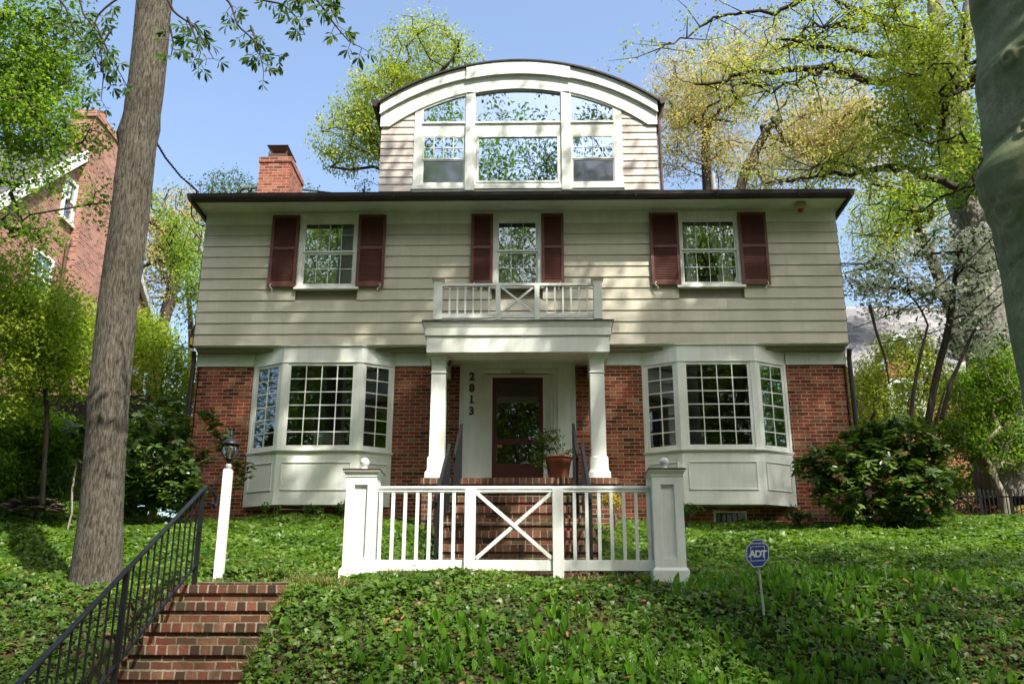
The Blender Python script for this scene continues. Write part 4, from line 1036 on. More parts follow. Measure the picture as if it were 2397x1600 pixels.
# steady axis, the bulges go into the radius
cx_ = np.array([p[0] for p in bp]); zz_ = np.array([p[2] for p in bp]); fit = np.polyfit(zz_, cx_, 1); ax = np.polyval(fit, zz_)
bdel = np.array([ax[i]-cx_[i] for i in range(len(bp))]); bz = zz_.copy(); brr = [.56]*len(bp); bp = [np.array([ax[i],BY,zz_[i]]) for i in range(len(bp))]
bp = [np.array([np.polyval(fit,0),BY,-.2])]+bp; brr = [.66]+brr
for k in range(1,5): bp.append(np.array([np.polyval(fit,zz_[-1]+k*1.5),BY,zz_[-1]+k*1.5])); brr.append(.56-.05*k)
be = thing('beech_tree', 'massive smooth green-grey beech trunk at the right edge of the view', 'tree', (bp[0][0],BY,0))
def zb(v): return at(2250, v, BY)[2]
def kang(u, v):
    c = at(u, v, BY); i = int(np.argmin([abs(p[2]-c[2]) for p in bp])); return (c[2], 2*math.pi-math.acos(min(max((c[0]-bp[i][0])/.58,-.97),.97)))
trunk_mesh('trunk', bp, brr, M['beech'], be, 240, .008, [(zb(175),3.5,.02,.10),(zb(470),3.9,.03,.10)], 5, (bz, bdel), [(*kang(2270,178),.07),(*kang(2300,500),.10),(*kang(2300,340),.05),(*kang(2335,620),.06)], 620)
tg = ell_pts(400, [(6.5,8.3,21.8,8.5,3.4,1.5),(12.5,8.8,21,4.5,3.6,2),(1,8.2,22.2,4.8,3.2,1.4),(11,1.2,19.5,3.8,2.6,1.6)], 51, .2)
N, par, tips = skeleton(bp[:1]+bp[-6:]+[bp[-1]+np.array([0,0,2.0])], tg, 1.1, .12, .15, 51)
keep = 1
limb_mesh('limb', N[1:], np.array([p-1 for p in par[1:]]), .02, 2.3, .36, M['beech'], be, 8)
leaf_blobs('upper_crown', np.vstack([tg,tg+np.random.default_rng(2).normal(size=tg.shape)*.5]), 62, .72, .17, M['f_canopy'], be, T_QUAD, seed=13)
# ------------------------------------------------------------------ trees beyond the house
def V3(u, v, Y): return at(u, v, Y)
def ell_px(u, v, Y, ru, rv, ry):
    c = at(u, v, Y); k = Y/F/.93*2397/2349; return (c[0], c[1], c[2], ru*k, ry, rv*k)
def gz(x, y): return float(ground_h(x, y))
# yellow-green oak behind the dormer
Yt = 31; tree('oak_tree', 'yellow-green spring oak rising behind the left of the arched dormer', 'tree',
  interp_path([(-3.2,Yt,4.5),(-3.0,Yt,9),(-3.3,Yt,12.5),(-2.9,Yt,15)], 9), [ell_px(985,120,Yt,130,80,2.0),ell_px(890,230,Yt,110,100,2.0),ell_px(800,320,Yt,95,85,1.8),ell_px(930,330,Yt,90,80,2)], 170, 110, .19, M['f_yellow'], M['dark_bark'], .26, 61, .6)
Yt = 33; tree('young_tree', 'small light green tree showing above the roof beside the brick chimney', 'tree',
  interp_path([(-9.2,Yt,4.7),(-9.2,Yt,12)], 6), [ell_px(540,425,Yt,55,45,1.5),ell_px(470,470,Yt,60,60,1.5),ell_px(850,440,Yt,50,20,1)], 60, 60, .16, M['f_green'], M['dark_bark'], .14, 62, .45)
Yt = 30; tree('pale_oak_tree', 'pale yellow and green tree between the house and the left brick neighbour', 'tree',
  interp_path([at(365,775,Yt)-np.array([0,0,5]),at(365,775,Yt),at(385,700,Yt),at(405,640,Yt),at(400,560,Yt)], 10), [ell_px(400,520,Yt,85,90,2),ell_px(370,640,Yt,60,90,2)], 110, 60, .17, M['f_orange'], M['dark_bark'], .28, 63, .5)
Yt = 27; tree('light_green_tree', 'fresh green tree beside the left corner of the siding', 'tree',
  interp_path([at(440,930,Yt)-np.array([0,0,2]),at(440,800,Yt),at(435,700,Yt)], 6), [ell_px(420,560,Yt,45,70,1.5),ell_px(450,690,Yt,40,80,1.5),ell_px(365,480,Yt,30,30,1)], 60, 70, .15, M['f_maple'], M['dark_bark'], .12, 64, .4)
# golden oaks at right
Yt = 36; tree('golden_oak_tree', 'golden leaved oak just right of the arched dormer', 'tree',
  interp_path([at(1620,430,Yt)-np.array([0,0,8]),at(1622,420,Yt),at(1618,330,Yt),at(1625,280,Yt)], 12), [ell_px(1620,200,Yt,160,120,3),ell_px(1560,330,Yt,100,90,2.5),ell_px(1700,380,Yt,110,60,2.5),ell_px(1730,120,Yt,90,70,2)], 320, 80, .17, M['f_orange'], M['dark_bark'], .27, 65, .62, step=.9)
Yt = 32; tree('golden_oak_tree', 'golden leaved oak with a leaning forked trunk right of the white vent pipe', 'tree',
  interp_path([at(1690,430,Yt)-np.array([1,0,8]),at(1698,415,Yt),at(1720,370,Yt),at(1765,290,Yt)], 12), [ell_px(1880,270,Yt,150,100,3),ell_px(1800,390,Yt,130,60,2.5),ell_px(1980,330,Yt,110,110,2.5)], 300, 80, .16, M['f_orange'], M['dark_bark'], .24, 66, .6, step=.9)
Yt = 27; tree('leaning_tree', 'thin leafed tree with a dark sinuous trunk beyond the right end of the eave', 'tree',
  interp_path([at(2200,760,Yt)-np.array([0,0,5]),at(2180,700,Yt),at(2140,600,Yt),at(2095,500,Yt),at(2075,400,Yt)], 12), [ell_px(2030,480,Yt,90,80,2),ell_px(2000,600,Yt,70,70,2),ell_px(2130,470,Yt,60,100,2)], 210, 56, .13, M['f_yellow'], M['dark_bark'], .24, 67, .6)
# large grey tree with forked trunk, long limbs reaching over the house
GY = 21
gt = thing('tulip_tree', 'huge grey forked tree behind the right fence with limbs reaching over the roof', 'tree', tuple(at(2290,960,GY)))
def pxp(l, Y=None): return [at(u, v, (Y or GY) if len(p)==2 else p[2]) for p in l for u, v in [p[:2]]]
g1 = pxp([(2310,1150),(2290,960),(2275,800),(2255,680),(2245,600),(2225,500)]); mbt = MB()
mbt.tube(interp_path(g1,16), list(np.linspace(.62,.48,16)), 18, False)
mbt.tube(interp_path(pxp([(2228,520),(2195,430),(2180,330),(2172,240),(2160,150),(2150,60),(2140,-40)]),20), list(np.linspace(.36,.17,20)), 14, False)
mbt.tube(interp_path(pxp([(2235,520),(2240,420),(2215,330),(2205,240),(2190,180),(2215,90),(2230,-30)]),20), list(np.linspace(.30,.15,20)), 14, False)
mbt.build('trunk', M['grey_bark'], gt, True)
limbs = [([(2180,240),(2120,190),(2050,130),(1985,125),(1900,110),(1850,100),(1780,85)],.13),
 ([(2172,260),(2110,200),(2040,185),(1960,175),(1900,150),(1820,160),(1720,165),(1650,190),(1590,198)],.14),
 ([(1895,155),(1830,185),(1770,210),(1740,200),(1700,180)],.05),
 ([(2160,150),(2080,80),(2000,40),(1940,10),(1880,-20)],.12),
 ([(1990,70),(1900,60),(1850,55),(1830,90),(1815,120)],.05),([(1960,20),(1940,50),(1890,60),(1870,90)],.04),
 ([(2195,430),(2150,410),(2060,385),(1990,395),(1900,400),(1830,410),(1790,430)],.09),
 ([(1900,-30),(1800,20),(1700,30),(1640,40),(1600,60),(1540,100),(1500,120)],.06),
 ([(1990,395),(1930,370),(1880,372),(1850,395)],.03),
 ([(2240,420),(2265,330),(2290,260)],.09)]
lm = MB(); tg = []; rl = np.random.default_rng(9)
for pth, r0 in limbs:
    P = interp_path(pxp(pth, 19), 26); P = [p+rl.normal(size=3)*.035 for p in P]
    lm.tube(P, list(np.linspace(r0, max(.012,r0*.2), 26)), 7, False)
    for i in range(4, 26, 2):
        if rl.random() < .9:
            for q_ in range(2):
                d = rl.normal(size=3); d[2] = abs(d[2])*.5-.35; d /= np.linalg.norm(d); L = rl.uniform(.5,1.5); e = P[i]+d*L
                lm.tube([P[i], P[i]+d*L*.5+rl.normal(size=3)*.05, e], [.018,.011,.005], 4, False); tg.append(e); tg.append(P[i]+d*L*.6)
lm.build('limb', M['dark_bark'], gt, True)
leaf_blobs('sparse_foliage', np.array(tg), 24, .42, .085, M['f_yellow'], gt, T_QUAD, seed=71)
# bright maple in front of it
YM = 17
tree('maple_tree', 'bright yellow-green maple hanging in front of the grey forked trunk at upper right', 'tree',
  interp_path([(10.8,YM,3.8),(10.6,YM,8),(10.2,YM,13)], 9), [ell_px(2100,60,YM,110,90,1.6),ell_px(2010,20,YM,60,50,1),ell_px(2080,230,YM,120,80,1.6),ell_px(2190,130,YM,70,100,1.4),ell_px(2150,330,YM,80,60,1.2),ell_px(2050,370,YM,90,50,1.2)], 150, 66, .105, M['f_yellow'], M['dark_bark'], .16, 72, .42, T_LOBE, rt=.006)
YM = 20
tree('green_maple_tree', 'light green leafy tree close to the right of the forked grey trunk', 'tree',
  interp_path([(12.6,YM,3.8),(12.3,YM,8),(12.0,YM,12)], 9), [ell_px(2240,200,YM,50,160,1.5),ell_px(2200,400,YM,60,90,1.5),ell_px(2270,350,YM,60,90,1.5),ell_px(2100,470,YM,70,40,1)], 80, 50, .11, M['f_maple'], M['dark_bark'], .14, 73, .4, T_LOBE, rt=.006)
# dogwood
DYg = 18.5
dg = thing('dogwood_tree', 'white flowering dogwood with dark slender stems right of the house corner', 'tree', tuple(at(2140,960,DYg)))
tg = np.vstack([ell_pts(60, [ell_px(2160,570,DYg,100,40,1.1),ell_px(2240,600,DYg,60,60,1.1)], 81, .2), ell_pts(75, [ell_px(2060,680,DYg,100,28,1.1),ell_px(2210,690,DYg,90,40,1.1),ell_px(2000,640,DYg,50,40,1.0),ell_px(2250,770,DYg,70,30,1)], 82, .2)])
N, par, tips = skeleton(interp_path(pxp([(2110,1080),(2130,960),(2150,850),(2175,760),(2185,690),(2190,640)],DYg),10), tg, .45, .12, .05, 82)
limb_mesh('trunk', N, par, .006, 2.2, .07, M['dark_bark'], dg, 6)
mbt = MB()
for pth, r0 in (([(2160,960),(2180,880),(2215,800),(2240,745),(2290,700),(2349,660)],.05),([(2085,1000),(2095,900),(2110,820),(2130,740),(2100,690),(2060,650)],.045),([(1995,700),(2010,760),(2030,820),(2040,880)],.035),([(2140,990),(2165,900),(2190,850)],.03)):
    mbt.tube(interp_path(pxp(pth, DYg-.3), 14), list(np.linspace(r0,.012,14)), 7, False)
mbt.build('stem', M['dark_bark'], dg, True)
leaf_blobs('blossom', tg, 34, .42, .075, M['f_white'], dg, T_LOBE, 0, .28, 83, 1.3)
leaf_blobs('foliage', tg, 22, .38, .085, M['f_green'], dg, T_OVAL, .2, .35, 84)
# undergrowth beyond the iron fence
def bush(name, label, cat, ells, n, per, ls, lm_, blob, seed, tmpl=T_OVAL, stemr=.02, group=None, bm_='dark_bark', base=None, droop=.3):
    c = ells[0]; bx, by = (c[0], c[1]) if base is None else base; z0 = gz(bx, by)
    t = thing(name, label, cat, (bx,by,z0), group); tg = ell_pts(n, ells, seed, .45)
    N, par, tips = skeleton([(bx,by,z0-.05),(bx,by,z0+.12),(bx+.05,by,z0+.3)], tg, .3, .15, .1, seed)
    limb_mesh('stem', N, par, stemr*.2, 2.2, stemr*2, M[bm_], t, 5)
    leaf_blobs('foliage', tg, per, blob, ls, M[lm_], t, tmpl, droop, .8, seed)
    return t
bush('understorey_tree', 'yellow-green small tree with a pale stem above the right iron fence', 'tree', [ell_px(2260,890,20.2,110,60,.5),ell_px(2290,1010,20.2,100,70,.5),ell_px(2200,990,20.2,60,60,.5),ell_px(2300,820,20.2,60,50,.4)], 250, 56, .075, 'f_maple', .35, 91, T_QUAD, .05, None, 'pale_bark')
bush('spring_shrub', 'thin yellow-green shrub growing against the right neighbour wall', 'shrub', [ell_px(2060,850,22,100,60,1.2),ell_px(2140,940,22,90,70,1.2),ell_px(2000,930,22,50,90,1),ell_px(2075,790,22,60,35,.8)], 260, 44, .075, 'f_yellow', .4, 92, T_QUAD, .03)
bush('spring_shrub', 'green shrub with red blooms behind the black iron fence', 'shrub', [ell_px(2260,1130,22,120,50,1.0),ell_px(2230,1080,22,60,40,1)], 80, 60, .09, 'f_maple', .3, 93, T_QUAD, .03)
tgr = ell_pts(16, [ell_px(2240,1160,21.3,90,22,.3)], 94, .2); fl = leaf_blobs('red_azalea_blooms', tgr, 20, .09, .07, M['f_red'], None, T_OVAL, seed=94); tag(fl, 'scattered red azalea blooms low behind the iron fence', 'flowers', kind='stuff')
# rhododendrons
def rhodo(name, label, ells, n, seed, ls=.125, base=None, extra=(), sr=.05):
    c = ells[0]; bx, by = (c[0], c[1]) if base is None else base; z0 = gz(bx, by)
    t = thing(name, label, 'shrub', (bx,by,z0)); tg = ell_pts(n, ells, seed, .55)
    if len(extra): tg = np.vstack([tg, np.array(extra)])
    N, par, tips = skeleton([(bx,by,z0-.05),(bx,by,z0+.15),(bx+.03,by,z0+.35)], tg, .3, .16, .12, seed)
    limb_mesh('stem', N, par, .005, 2.2, sr, M['pale_bark'], t, 5)
    r = np.random.default_rng(seed); P, A, Nn, S, ti = [], [], [], [], []
    for c_ in tg:
        ax_ = r.normal(size=3)*.35+np.array([0,-.15,1]); ax_ /= np.linalg.norm(ax_); base_t = r.random()
        for whorl in range(2):
            m_ = r.integers(6,10); ph = r.random()*6
            s1 = np.cross(ax_,[1,0,.1]); s1 /= np.linalg.norm(s1); s2 = np.cross(ax_,s1)
            for k in range(m_):
                a = 2*math.pi*k/m_+ph; d = s1*math.cos(a)+s2*math.sin(a)+ax_*r.uniform(-.45,.35)
                P.append(c_-ax_*.05*whorl*1.5); A.append(d); Nn.append(ax_+r.normal(size=3)*.25); S.append(ls*r.uniform(.75,1.25)); ti.append(np.clip(base_t*.5+r.random()*.5,0,1))
    leaves('foliage', np.array(P), np.array(A), np.array(Nn), np.array(S), T_LONG if ls<.1 else T_OVAL, M['f_dark'], t, np.array(ti))
    return t
rhodo('rhododendron', 'large dark glossy rhododendron at the right corner of the brick wall', [ell_px(2010,1100,16.2,150,95,.75),ell_px(2040,1020,16.3,100,70,.6),ell_px(1920,1060,16.3,70,60,.5),ell_px(2100,1130,16.3,90,70,.6),ell_px(2140,1060,16.4,50,50,.5),ell_px(1850,1080,16.4,35,45,.3),ell_px(2080,1000,16.3,80,50,.5)], 520, 101, .13)
rhodo('rhododendron', 'tall dark rhododendron at the left corner of the brick wall behind the railing', [ell_px(370,960,16.4,75,60,.6),ell_px(360,1060,16.3,85,80,.6),ell_px(400,1110,16.2,70,60,.5),ell_px(320,1120,16.4,50,50,.5)], 230, 102, .14,
   extra=[tuple(at(u,v,16.9)) for u,v in ((470,950),(485,945),(478,975),(490,965),(505,1010),(500,990),(515,1020),(540,1055),(556,1070),(550,1090),(565,1085),(545,1110),(470,1035),(455,1050),(480,1050),(440,1010),(570,1060),(530,1000))])
rhodo('young_rhododendron', 'small pale leaved rhododendron just left of the big trunk', [ell_px(185,1000,15,25,45,.3)], 16, 103, .16, sr=.018)
bush('azalea', 'low rounded green azalea above the rock edging at far left', 'shrub', [ell_px(95,1100,15.5,95,45,.6),ell_px(30,1145,15.3,40,15,.3)], 120, 60, .05, 'f_green', .15, 104, T_OVAL)
bush('azalea', 'sparse small azalea under the left end of the right bay window', 'shrub', [ell_px(1575,1165,16.9,35,22,.12)], 12, 26, .06, 'f_green', .07, 105, T_OVAL, .008)
bush('azalea', 'sparse small azalea under the right end of the right bay window', 'shrub', [ell_px(1830,1180,16.9,32,18,.12)], 12, 24, .06, 'f_green', .07, 106, T_OVAL, .008)
bush('azalea', 'wispy seedling azalea under the left bay window', 'shrub', [ell_px(625,1165,16.9,28,14,.1),ell_px(720,1170,16.9,40,10,.1)], 11, 16, .055, 'f_green', .06, 107, T_OVAL, .008)
bush('azalea', 'dark small azalea behind the left pillar', 'shrub', [ell_px(800,1165,16.9,22,16,.12)], 9, 26, .06, 'f_green', .07, 108, T_OVAL, .008)
bush('nandina', 'small yellow and orange nandina right of the porch steps', 'shrub', [ell_px(1402,1145,15.2,22,18,.12)], 16, 26, .05, 'f_nandina', .07, 109, T_OVAL, .008)
# left side: maple in front of the neighbour, layered yellow-green shrubbery
YL = 12.5
tree('maple_tree', 'bright green maple branches filling the upper left corner', 'tree',
  interp_path([(-9.6,YL,3.0),(-9.5,YL,6),(-9.2,YL,9.5)], 8), [ell_px(60,120,YL,130,110,1.1),ell_px(70,280,YL,110,90,1.1),ell_px(150,40,YL,70,60,1),ell_px(20,400,YL,40,40,.8),ell_px(70,530,YL,90,25,.9),ell_px(230,470,11.8,30,60,.4),ell_px(220,330,13,40,50,.5)], 215, 60, .085, M['f_maple'], M['dark_bark'], .13, 111, .36, T_LOBE, rt=.005)
YL = 14.0
tree('acer_shrub', 'layered yellow-green acer in front of the neighbouring brick wall', 'tree',
  interp_path([at(120,1000,YL)-np.array([0,0,1]),at(110,930,YL),at(95,840,YL)], 6), [ell_px(60,640,YL,110,45,1),ell_px(120,720,YL,120,45,1),ell_px(70,790,YL,100,50,1),ell_px(190,800,YL,70,70,.9),ell_px(120,870,YL,120,35,.9),ell_px(30,930,YL,60,40,.8),ell_px(10,720,YL,60,60,.8)], 290, 74, .08, M['f_bright'], M['dark_bark'], .05, 112, .34, T_LOBE, rt=.005, step=.4)
bush('laurel_hedge', 'bright yellow-green hedge between the big trunk and the house', 'hedge', [ell_px(370,850,20,90,70,1.2),ell_px(330,780,20,60,60,1.2),ell_px(420,900,20,50,60,1),ell_px(330,960,20,90,60,1),ell_px(410,1010,20,60,60,1),ell_px(260,780,20,60,60,1),ell_px(390,1090,19,60,40,.6)], 330, 90, .07, 'f_bright', .35, 113, T_QUAD)

bush('viburnum', 'bushy green shrub in front of the dark fence at far left', 'shrub', [ell_px(40,990,15.5,75,70,.6),ell_px(120,1010,15.5,60,60,.5),ell_px(10,1080,15,40,50,.5)], 190, 60, .07, 'f_maple', .2, 120, T_OVAL)
bush('viburnum', 'bright green shrub between the big trunk and the left rhododendron', 'shrub', [ell_px(310,1000,17.5,50,50,.5),ell_px(300,1100,17.5,50,60,.5)], 70, 60, .07, 'f_maple', .2, 121, T_OVAL)
# ------------------------------------------------------------------ fences, rocks
wf = thing('wooden_fence', 'dark weathered board fence under the shrubs at far left', 'fence', (-10,18.5,4.5))
s = MB(); x = -14.0
while x < -7.6:
    s.box(x,x+.14,18.5,18.525,4.1,6.5+random.uniform(-.02,.02)); x += .148
s.build('board', M['wood_fence'], wf); MB().box(-14,-7.6,18.53,18.58,4.8,4.9).box(-14,-7.6,18.53,18.58,6.1,6.2).build('fence_rail', M['wood_fence'], wf)
fy = 18.9
ifn = thing('iron_fence', 'black iron picket fence with pointed tips at the right edge', 'fence', (8,fy,3.9))
xa = at(2150,1150,fy)[0]; zt_ = at(2250,1122,fy)[2]-.05; n = 0; x = xa
while x < 11.2:
    if n % 7 == 3: MB().box(x-.025,x+.025,fy-.025,fy+.025,3.4,zt_+.06).build('fence_post', M['black'], ifn)
    else: MB().box(x-.008,x+.008,fy-.008,fy+.008,3.5,zt_).taper((x-.016,x+.016,fy-.006,fy+.006,zt_),(x-.002,x+.002,fy-.002,fy+.002,zt_+.06)).build('picket', M['black'], ifn)
    x += .082; n += 1
MB().box(xa-.05,11.2,fy+.009,fy+.02,zt_-.10,zt_-.07).box(xa-.05,11.2,fy+.009,fy+.02,3.95,3.98).build('fence_rail', M['black'], ifn)
rr_ = np.random.default_rng(8)
for k in range(9):
    u = [20,45,75,105,135,60,95,125,30][k]; v = [1160,1150,1145,1150,1160,1168,1166,1170,1172][k]; c = at(u, v, 14.8)
    bm = MB(); nseg = 10; prof = []; sx_, sz_ = rr_.uniform(.08,.17), rr_.uniform(.03,.055); vs = []
    for i in range(7):
        t_ = -1+2*i/6; rad__ = math.sqrt(max(0,1-t_*t_))+.05
        for j in range(nseg):
            a = 2*math.pi*j/nseg; q_ = 1+rr_.uniform(-.28,.28); vs.append((c[0]+sx_*rad__*math.cos(a)*q_, 14.8+.15*rad__*math.sin(a)*q_, c[2]+sz_*t_*q_))
    fs = [(i*nseg+j,i*nseg+(j+1)%nseg,(i+1)*nseg+(j+1)%nseg,(i+1)*nseg+j) for i in range(6) for j in range(nseg)]+[tuple(range(nseg-1,-1,-1)),tuple(6*nseg+j for j in range(nseg))]
    tag(bm.add(vs, fs).build('rock', M['stone']), 'flat brown field stone in the rock edging below the azalea at far left', 'rock', 'field stones of the rock edging')

# ------------------------------------------------------------------ neighbour at left
nb = thing('brick_house', 'tall orange brick gabled house with a chimney, partly hidden by the big trunk', 'house', (-10,22,4.5))
NX = -12.0; apY, apZ = 23.9, 15.0; fe, fz = 17.2, 9.1; re_, rz_ = 29.0, 11.8
mb = MB(); mb.add([(NX,fe,3.5),(NX,re_,3.5),(NX,re_,rz_),(NX,apY,apZ),(NX,fe,fz)], [(0,1,2,3,4)]); mb.add([(-18,fe,3.5),(NX,fe,3.5),(NX,fe,fz),(-18,fe,fz)], [(0,1,2,3)]); mb.add([(-18,re_,3.5),(NX,re_,3.5),(NX,re_,rz_),(-18,re_,rz_)], [(3,2,1,0)])
mb.build('brick_wall', M['orange_brick'], nb)
MB().add([(-18.3,fe-.3,fz-.18),(NX+.18,fe-.3,fz-.18),(NX+.18,apY,apZ+.07),(-18.3,apY,apZ+.07),(-18.3,re_+.2,rz_-.2),(NX+.18,re_+.2,rz_-.2)],[(0,1,2,3),(3,2,5,4)]).build('roof', M['slate_dark'], nb)
s = MB(); s.bar((NX+.10,fe-.3,fz-.28),(NX+.10,apY,apZ-.03),.14,.24).bar((NX+.10,apY,apZ-.03),(NX+.10,re_+.2,rz_-.3),.14,.24); s.build('rake_board', M['white'], nb)
c_ = MB().box(NX-.45,NX+.22,23.2,24.8,3.5,15.55).box(NX-.48,NX+.26,23.15,24.85,15.55,15.75).build('chimney', M['orange_brick'], nb)
MB().lathe([(.2,15.75),(.17,16.1),(.19,16.12)], NX-.1, 24.0, 12).build('chimney_pot', M['terracotta'], c_)
for y0, y1, z0, z1 in ((22.5,23.15,12.3,13.45),(21.6,22.55,9.75,11.05),(27.8,28.4,9.6,11.3)):
    if z1 < z0: z0, z1 = z1, z0
    s = MB(); t=.09
    s.box(NX-.0,NX+.06,y0,y0+t,z0,z1).box(NX,NX+.06,y1-t,y1,z0,z1).box(NX,NX+.06,y0+t,y1-t,z1-t,z1).box(NX,NX+.09,y0-.03,y1+.03,z0-.06,z0+.02).box(NX,NX+.045,y0+t,y1-t,(z0+z1)/2-.03,(z0+z1)/2+.03).box(NX,NX+.035,(y0+y1)/2-.012,(y0+y1)/2+.012,(z0+z1)/2,z1-t)
    w_ = s.build('window', M['white'], nb); MB().box(NX+.004,NX+.012,y0+t,y1-t,z0,z1-t).build('pane', M['glass_dorm'], w_)
MB().tube([(NX+.08,23.1,11.9),(NX+.08,23.0,11.7),(NX+.08,23.0,5)], .05, 8).build('downspout', M['brown'], nb)
# ------------------------------------------------------------------ neighbour at right
nr = thing('slate_roofed_house', 'brick house with a grey slate roof and an ornate pale trimmed dormer at right', 'house', (13,26,4.3))
e0 = at(2000,862,26); rg = at(2050,702,31); x0 = at(1958,862,26)[0]; x1 = 19
MB().box(x0+.3,x1,26.2,34,3.5,e0[2]).build('brick_wall', M['brick'], nr)
MB().add([(x0,25.9,e0[2]-.05),(x1,25.9,e0[2]-.05),(x1,31,rg[2]),(x0+.2,31,rg[2]),(x0+.2,36,e0[2]),(x1,36,e0[2]),(x0,25.9,e0[2]-.12),(x1,25.9,e0[2]-.12)],[(0,1,2,3),(3,2,5,4),(6,7,1,0)]).build('roof', M['slate'], nr)
MB().box(x0,x1,25.8,25.92,e0[2]-.16,e0[2]-.02).build('gutter', M['gutter'], nr)
MB().add([(x0+.3,26.2,e0[2]),(x0+.3,34,e0[2]),(x0+.4,31,rg[2]-.1)],[(0,1,2)]).build('gable_wall', M['brick'], nr)
dA, dB, dT = at(2025,862,25.6), at(2122,862,25.6), at(2073,770,25.6)
hw = (dB[0]-dA[0])/2; cxn = (dA[0]+dB[0])/2; zb_ = dA[2]; H = dT[2]-zb_
prof = [(-1,-.6),(-1,.15),(-.86,.35),(-.62,.52),(-.42,.62),(-.42,.78),(-.25,.93),(0,1),(.25,.93),(.42,.78),(.42,.62),(.62,.52),(.86,.35),(1,.15),(1,-.6)]
pr = [(cxn+a*hw, zb_+b*H) for a, b in prof]
dn = MB().prism(pr, 25.65, 28.5).build('ornate_dormer', M['brick'], nr)
s = MB().tube([(x,25.62,z) for x,z in pr[1:-1]], .07, 6); s.build('dormer_coping', paint('pale_green_trim', (.45,.55,.5), .6), dn)
s = MB(); 
for xx in (cxn-.42, cxn+.42): s.box(xx-.06,xx+.06,25.55,25.64,zb_-1.5,zb_-.2)
s.box(cxn-.48,cxn+.48,25.55,25.64,zb_-.2,zb_-.08).box(cxn-.03,cxn+.03,25.56,25.63,zb_-1.5,zb_-.2).box(cxn-.42,cxn+.42,25.56,25.63,zb_-.9,zb_-.85)
w_ = s.build('dormer_window', bpy.data.materials['pale_green_trim'], nr); MB().box(cxn-.4,cxn+.4,25.6,25.62,zb_-1.5,zb_-.2).build('pane', M['glass_dorm'], w_)
MB().box(cxn-hw,cxn+hw,25.65,26.2,4,zb_-.5).build('bay_wall', M['brick'], nr)

# ------------------------------------------------------------------ cables
def cable(pts, r, label, n=24, twist=False):
    P = interp_path(pts, n); mb = MB()
    if twist:
        for ph in (0, math.pi): mb.tube([p+np.array([math.cos(i*1.1+ph)*.012,0,math.sin(i*1.1+ph)*.012]) for i, p in enumerate(interp_path(pts, 90))], r, 5, False)
    else: mb.tube(P, r, 5, False)
    return tag(mb.build('power_cable', M['black'], None, True), label, 'cable')
cable([at(300,200,13.5),at(355,320,14),at(380,362,14.8),at(415,405,15.8),at(455,440,16.6)], .011, 'twisted black service cable running from the big trunk to the left roof corner', twist=True)
cable([at(452,438,16.6),at(440,470,16.7),at(438,492,16.8),at(448,510,16.9),at(468,520,17.1)], .012, 'short looped drip cable hanging at the left roof corner')
cable([at(2360,465,12),at(2230,590,13),at(2150,660,14),at(2060,715,15),at(1958,752,16.5)], .009, 'black cable sagging steeply across the beech trunk to the house corner')
cable([at(2360,595,12),at(2200,742,13.5),at(2100,775,15),at(1990,790,17)], .008, 'thin black cable below the steeper one right of the house')
cable([at(1928,604,17),at(2100,607,22),at(2262,606,30)], .014, 'straight thick cable running level right of the house corner')
cable([at(1930,609,17),at(2100,600,22),at(2262,588,30)], .009, 'thin slack cable just above the level cable right of the house')

# ------------------------------------------------------------------ trees across the street (seen in the window glass, shading the bank)
def street_tree(x, y, h, R, seed, label, n=130, per=110, mat_='f_canopy', low=.3):
    return tree('street_tree', label, 'tree', interp_path([(x,y,0),(x+.1,y,h*.3),(x,y+.2,h*.6)], 8), [(x,y,h*.68,R,R,h*.30),(x+R*.4,y,h*(.3+low*.5),R*.8,R*.8,h*.28),(x-R*.4,y,h*(.2+low*.5),R*.8,R*.8,h*.2)], n, per, .34, M[mat_], M['dark_bark'], .35, seed, 1.2, T_QUAD, 'street trees across the road', 1.3, .3, .02)
street_tree(4.5,-4.2,19,4.6,201,'broad street tree standing behind the viewpoint on the right', 26, 80, low=.9)
protos = [street_tree(-6,-9.5,33,7.5,202,'street tree across the road at left', 260, 200, 'f_maple', .1), street_tree(5,-12,34,7.5,203,'street tree across the road near the middle', 260, 200, 'f_canopy', .1)]
for k, (x_, y_, rz_, sc_) in enumerate([(14,-13,1.0,1.05),(-18,-11,2.0,.95),(24,-3,3.0,.9),(-27,0,4.1,.95),(9,-26,5.0,1.1),(-2,-28,.6,1.1),(-14,-24,1.7,1.15),(20,-24,2.6,1.15),(32,-12,3.6,1.0),(-36,-8,4.6,1.0),(26,10,5.6,.75),(-30,12,.2,.75)]):
    p0 = protos[k % 2]; c0 = p0.copy(); C.objects.link(c0)
    for ch in list(p0.children): cc = ch.copy(); C.objects.link(cc); cc.parent = c0; cc.matrix_parent_inverse = ch.matrix_parent_inverse.copy()
    c0.location = (x_, y_, 0); c0.rotation_euler = (0,0,rz_); c0.scale = (sc_,)*3
    c0['label'] = 'tall street tree across the road, number of paces %s of the house' % ('right' if x_ > 0 else 'left')
    c0['label'] = 'leafy street tree mirrored in the windows, %s of the house' % ('right' if x_ > 0 else 'left')

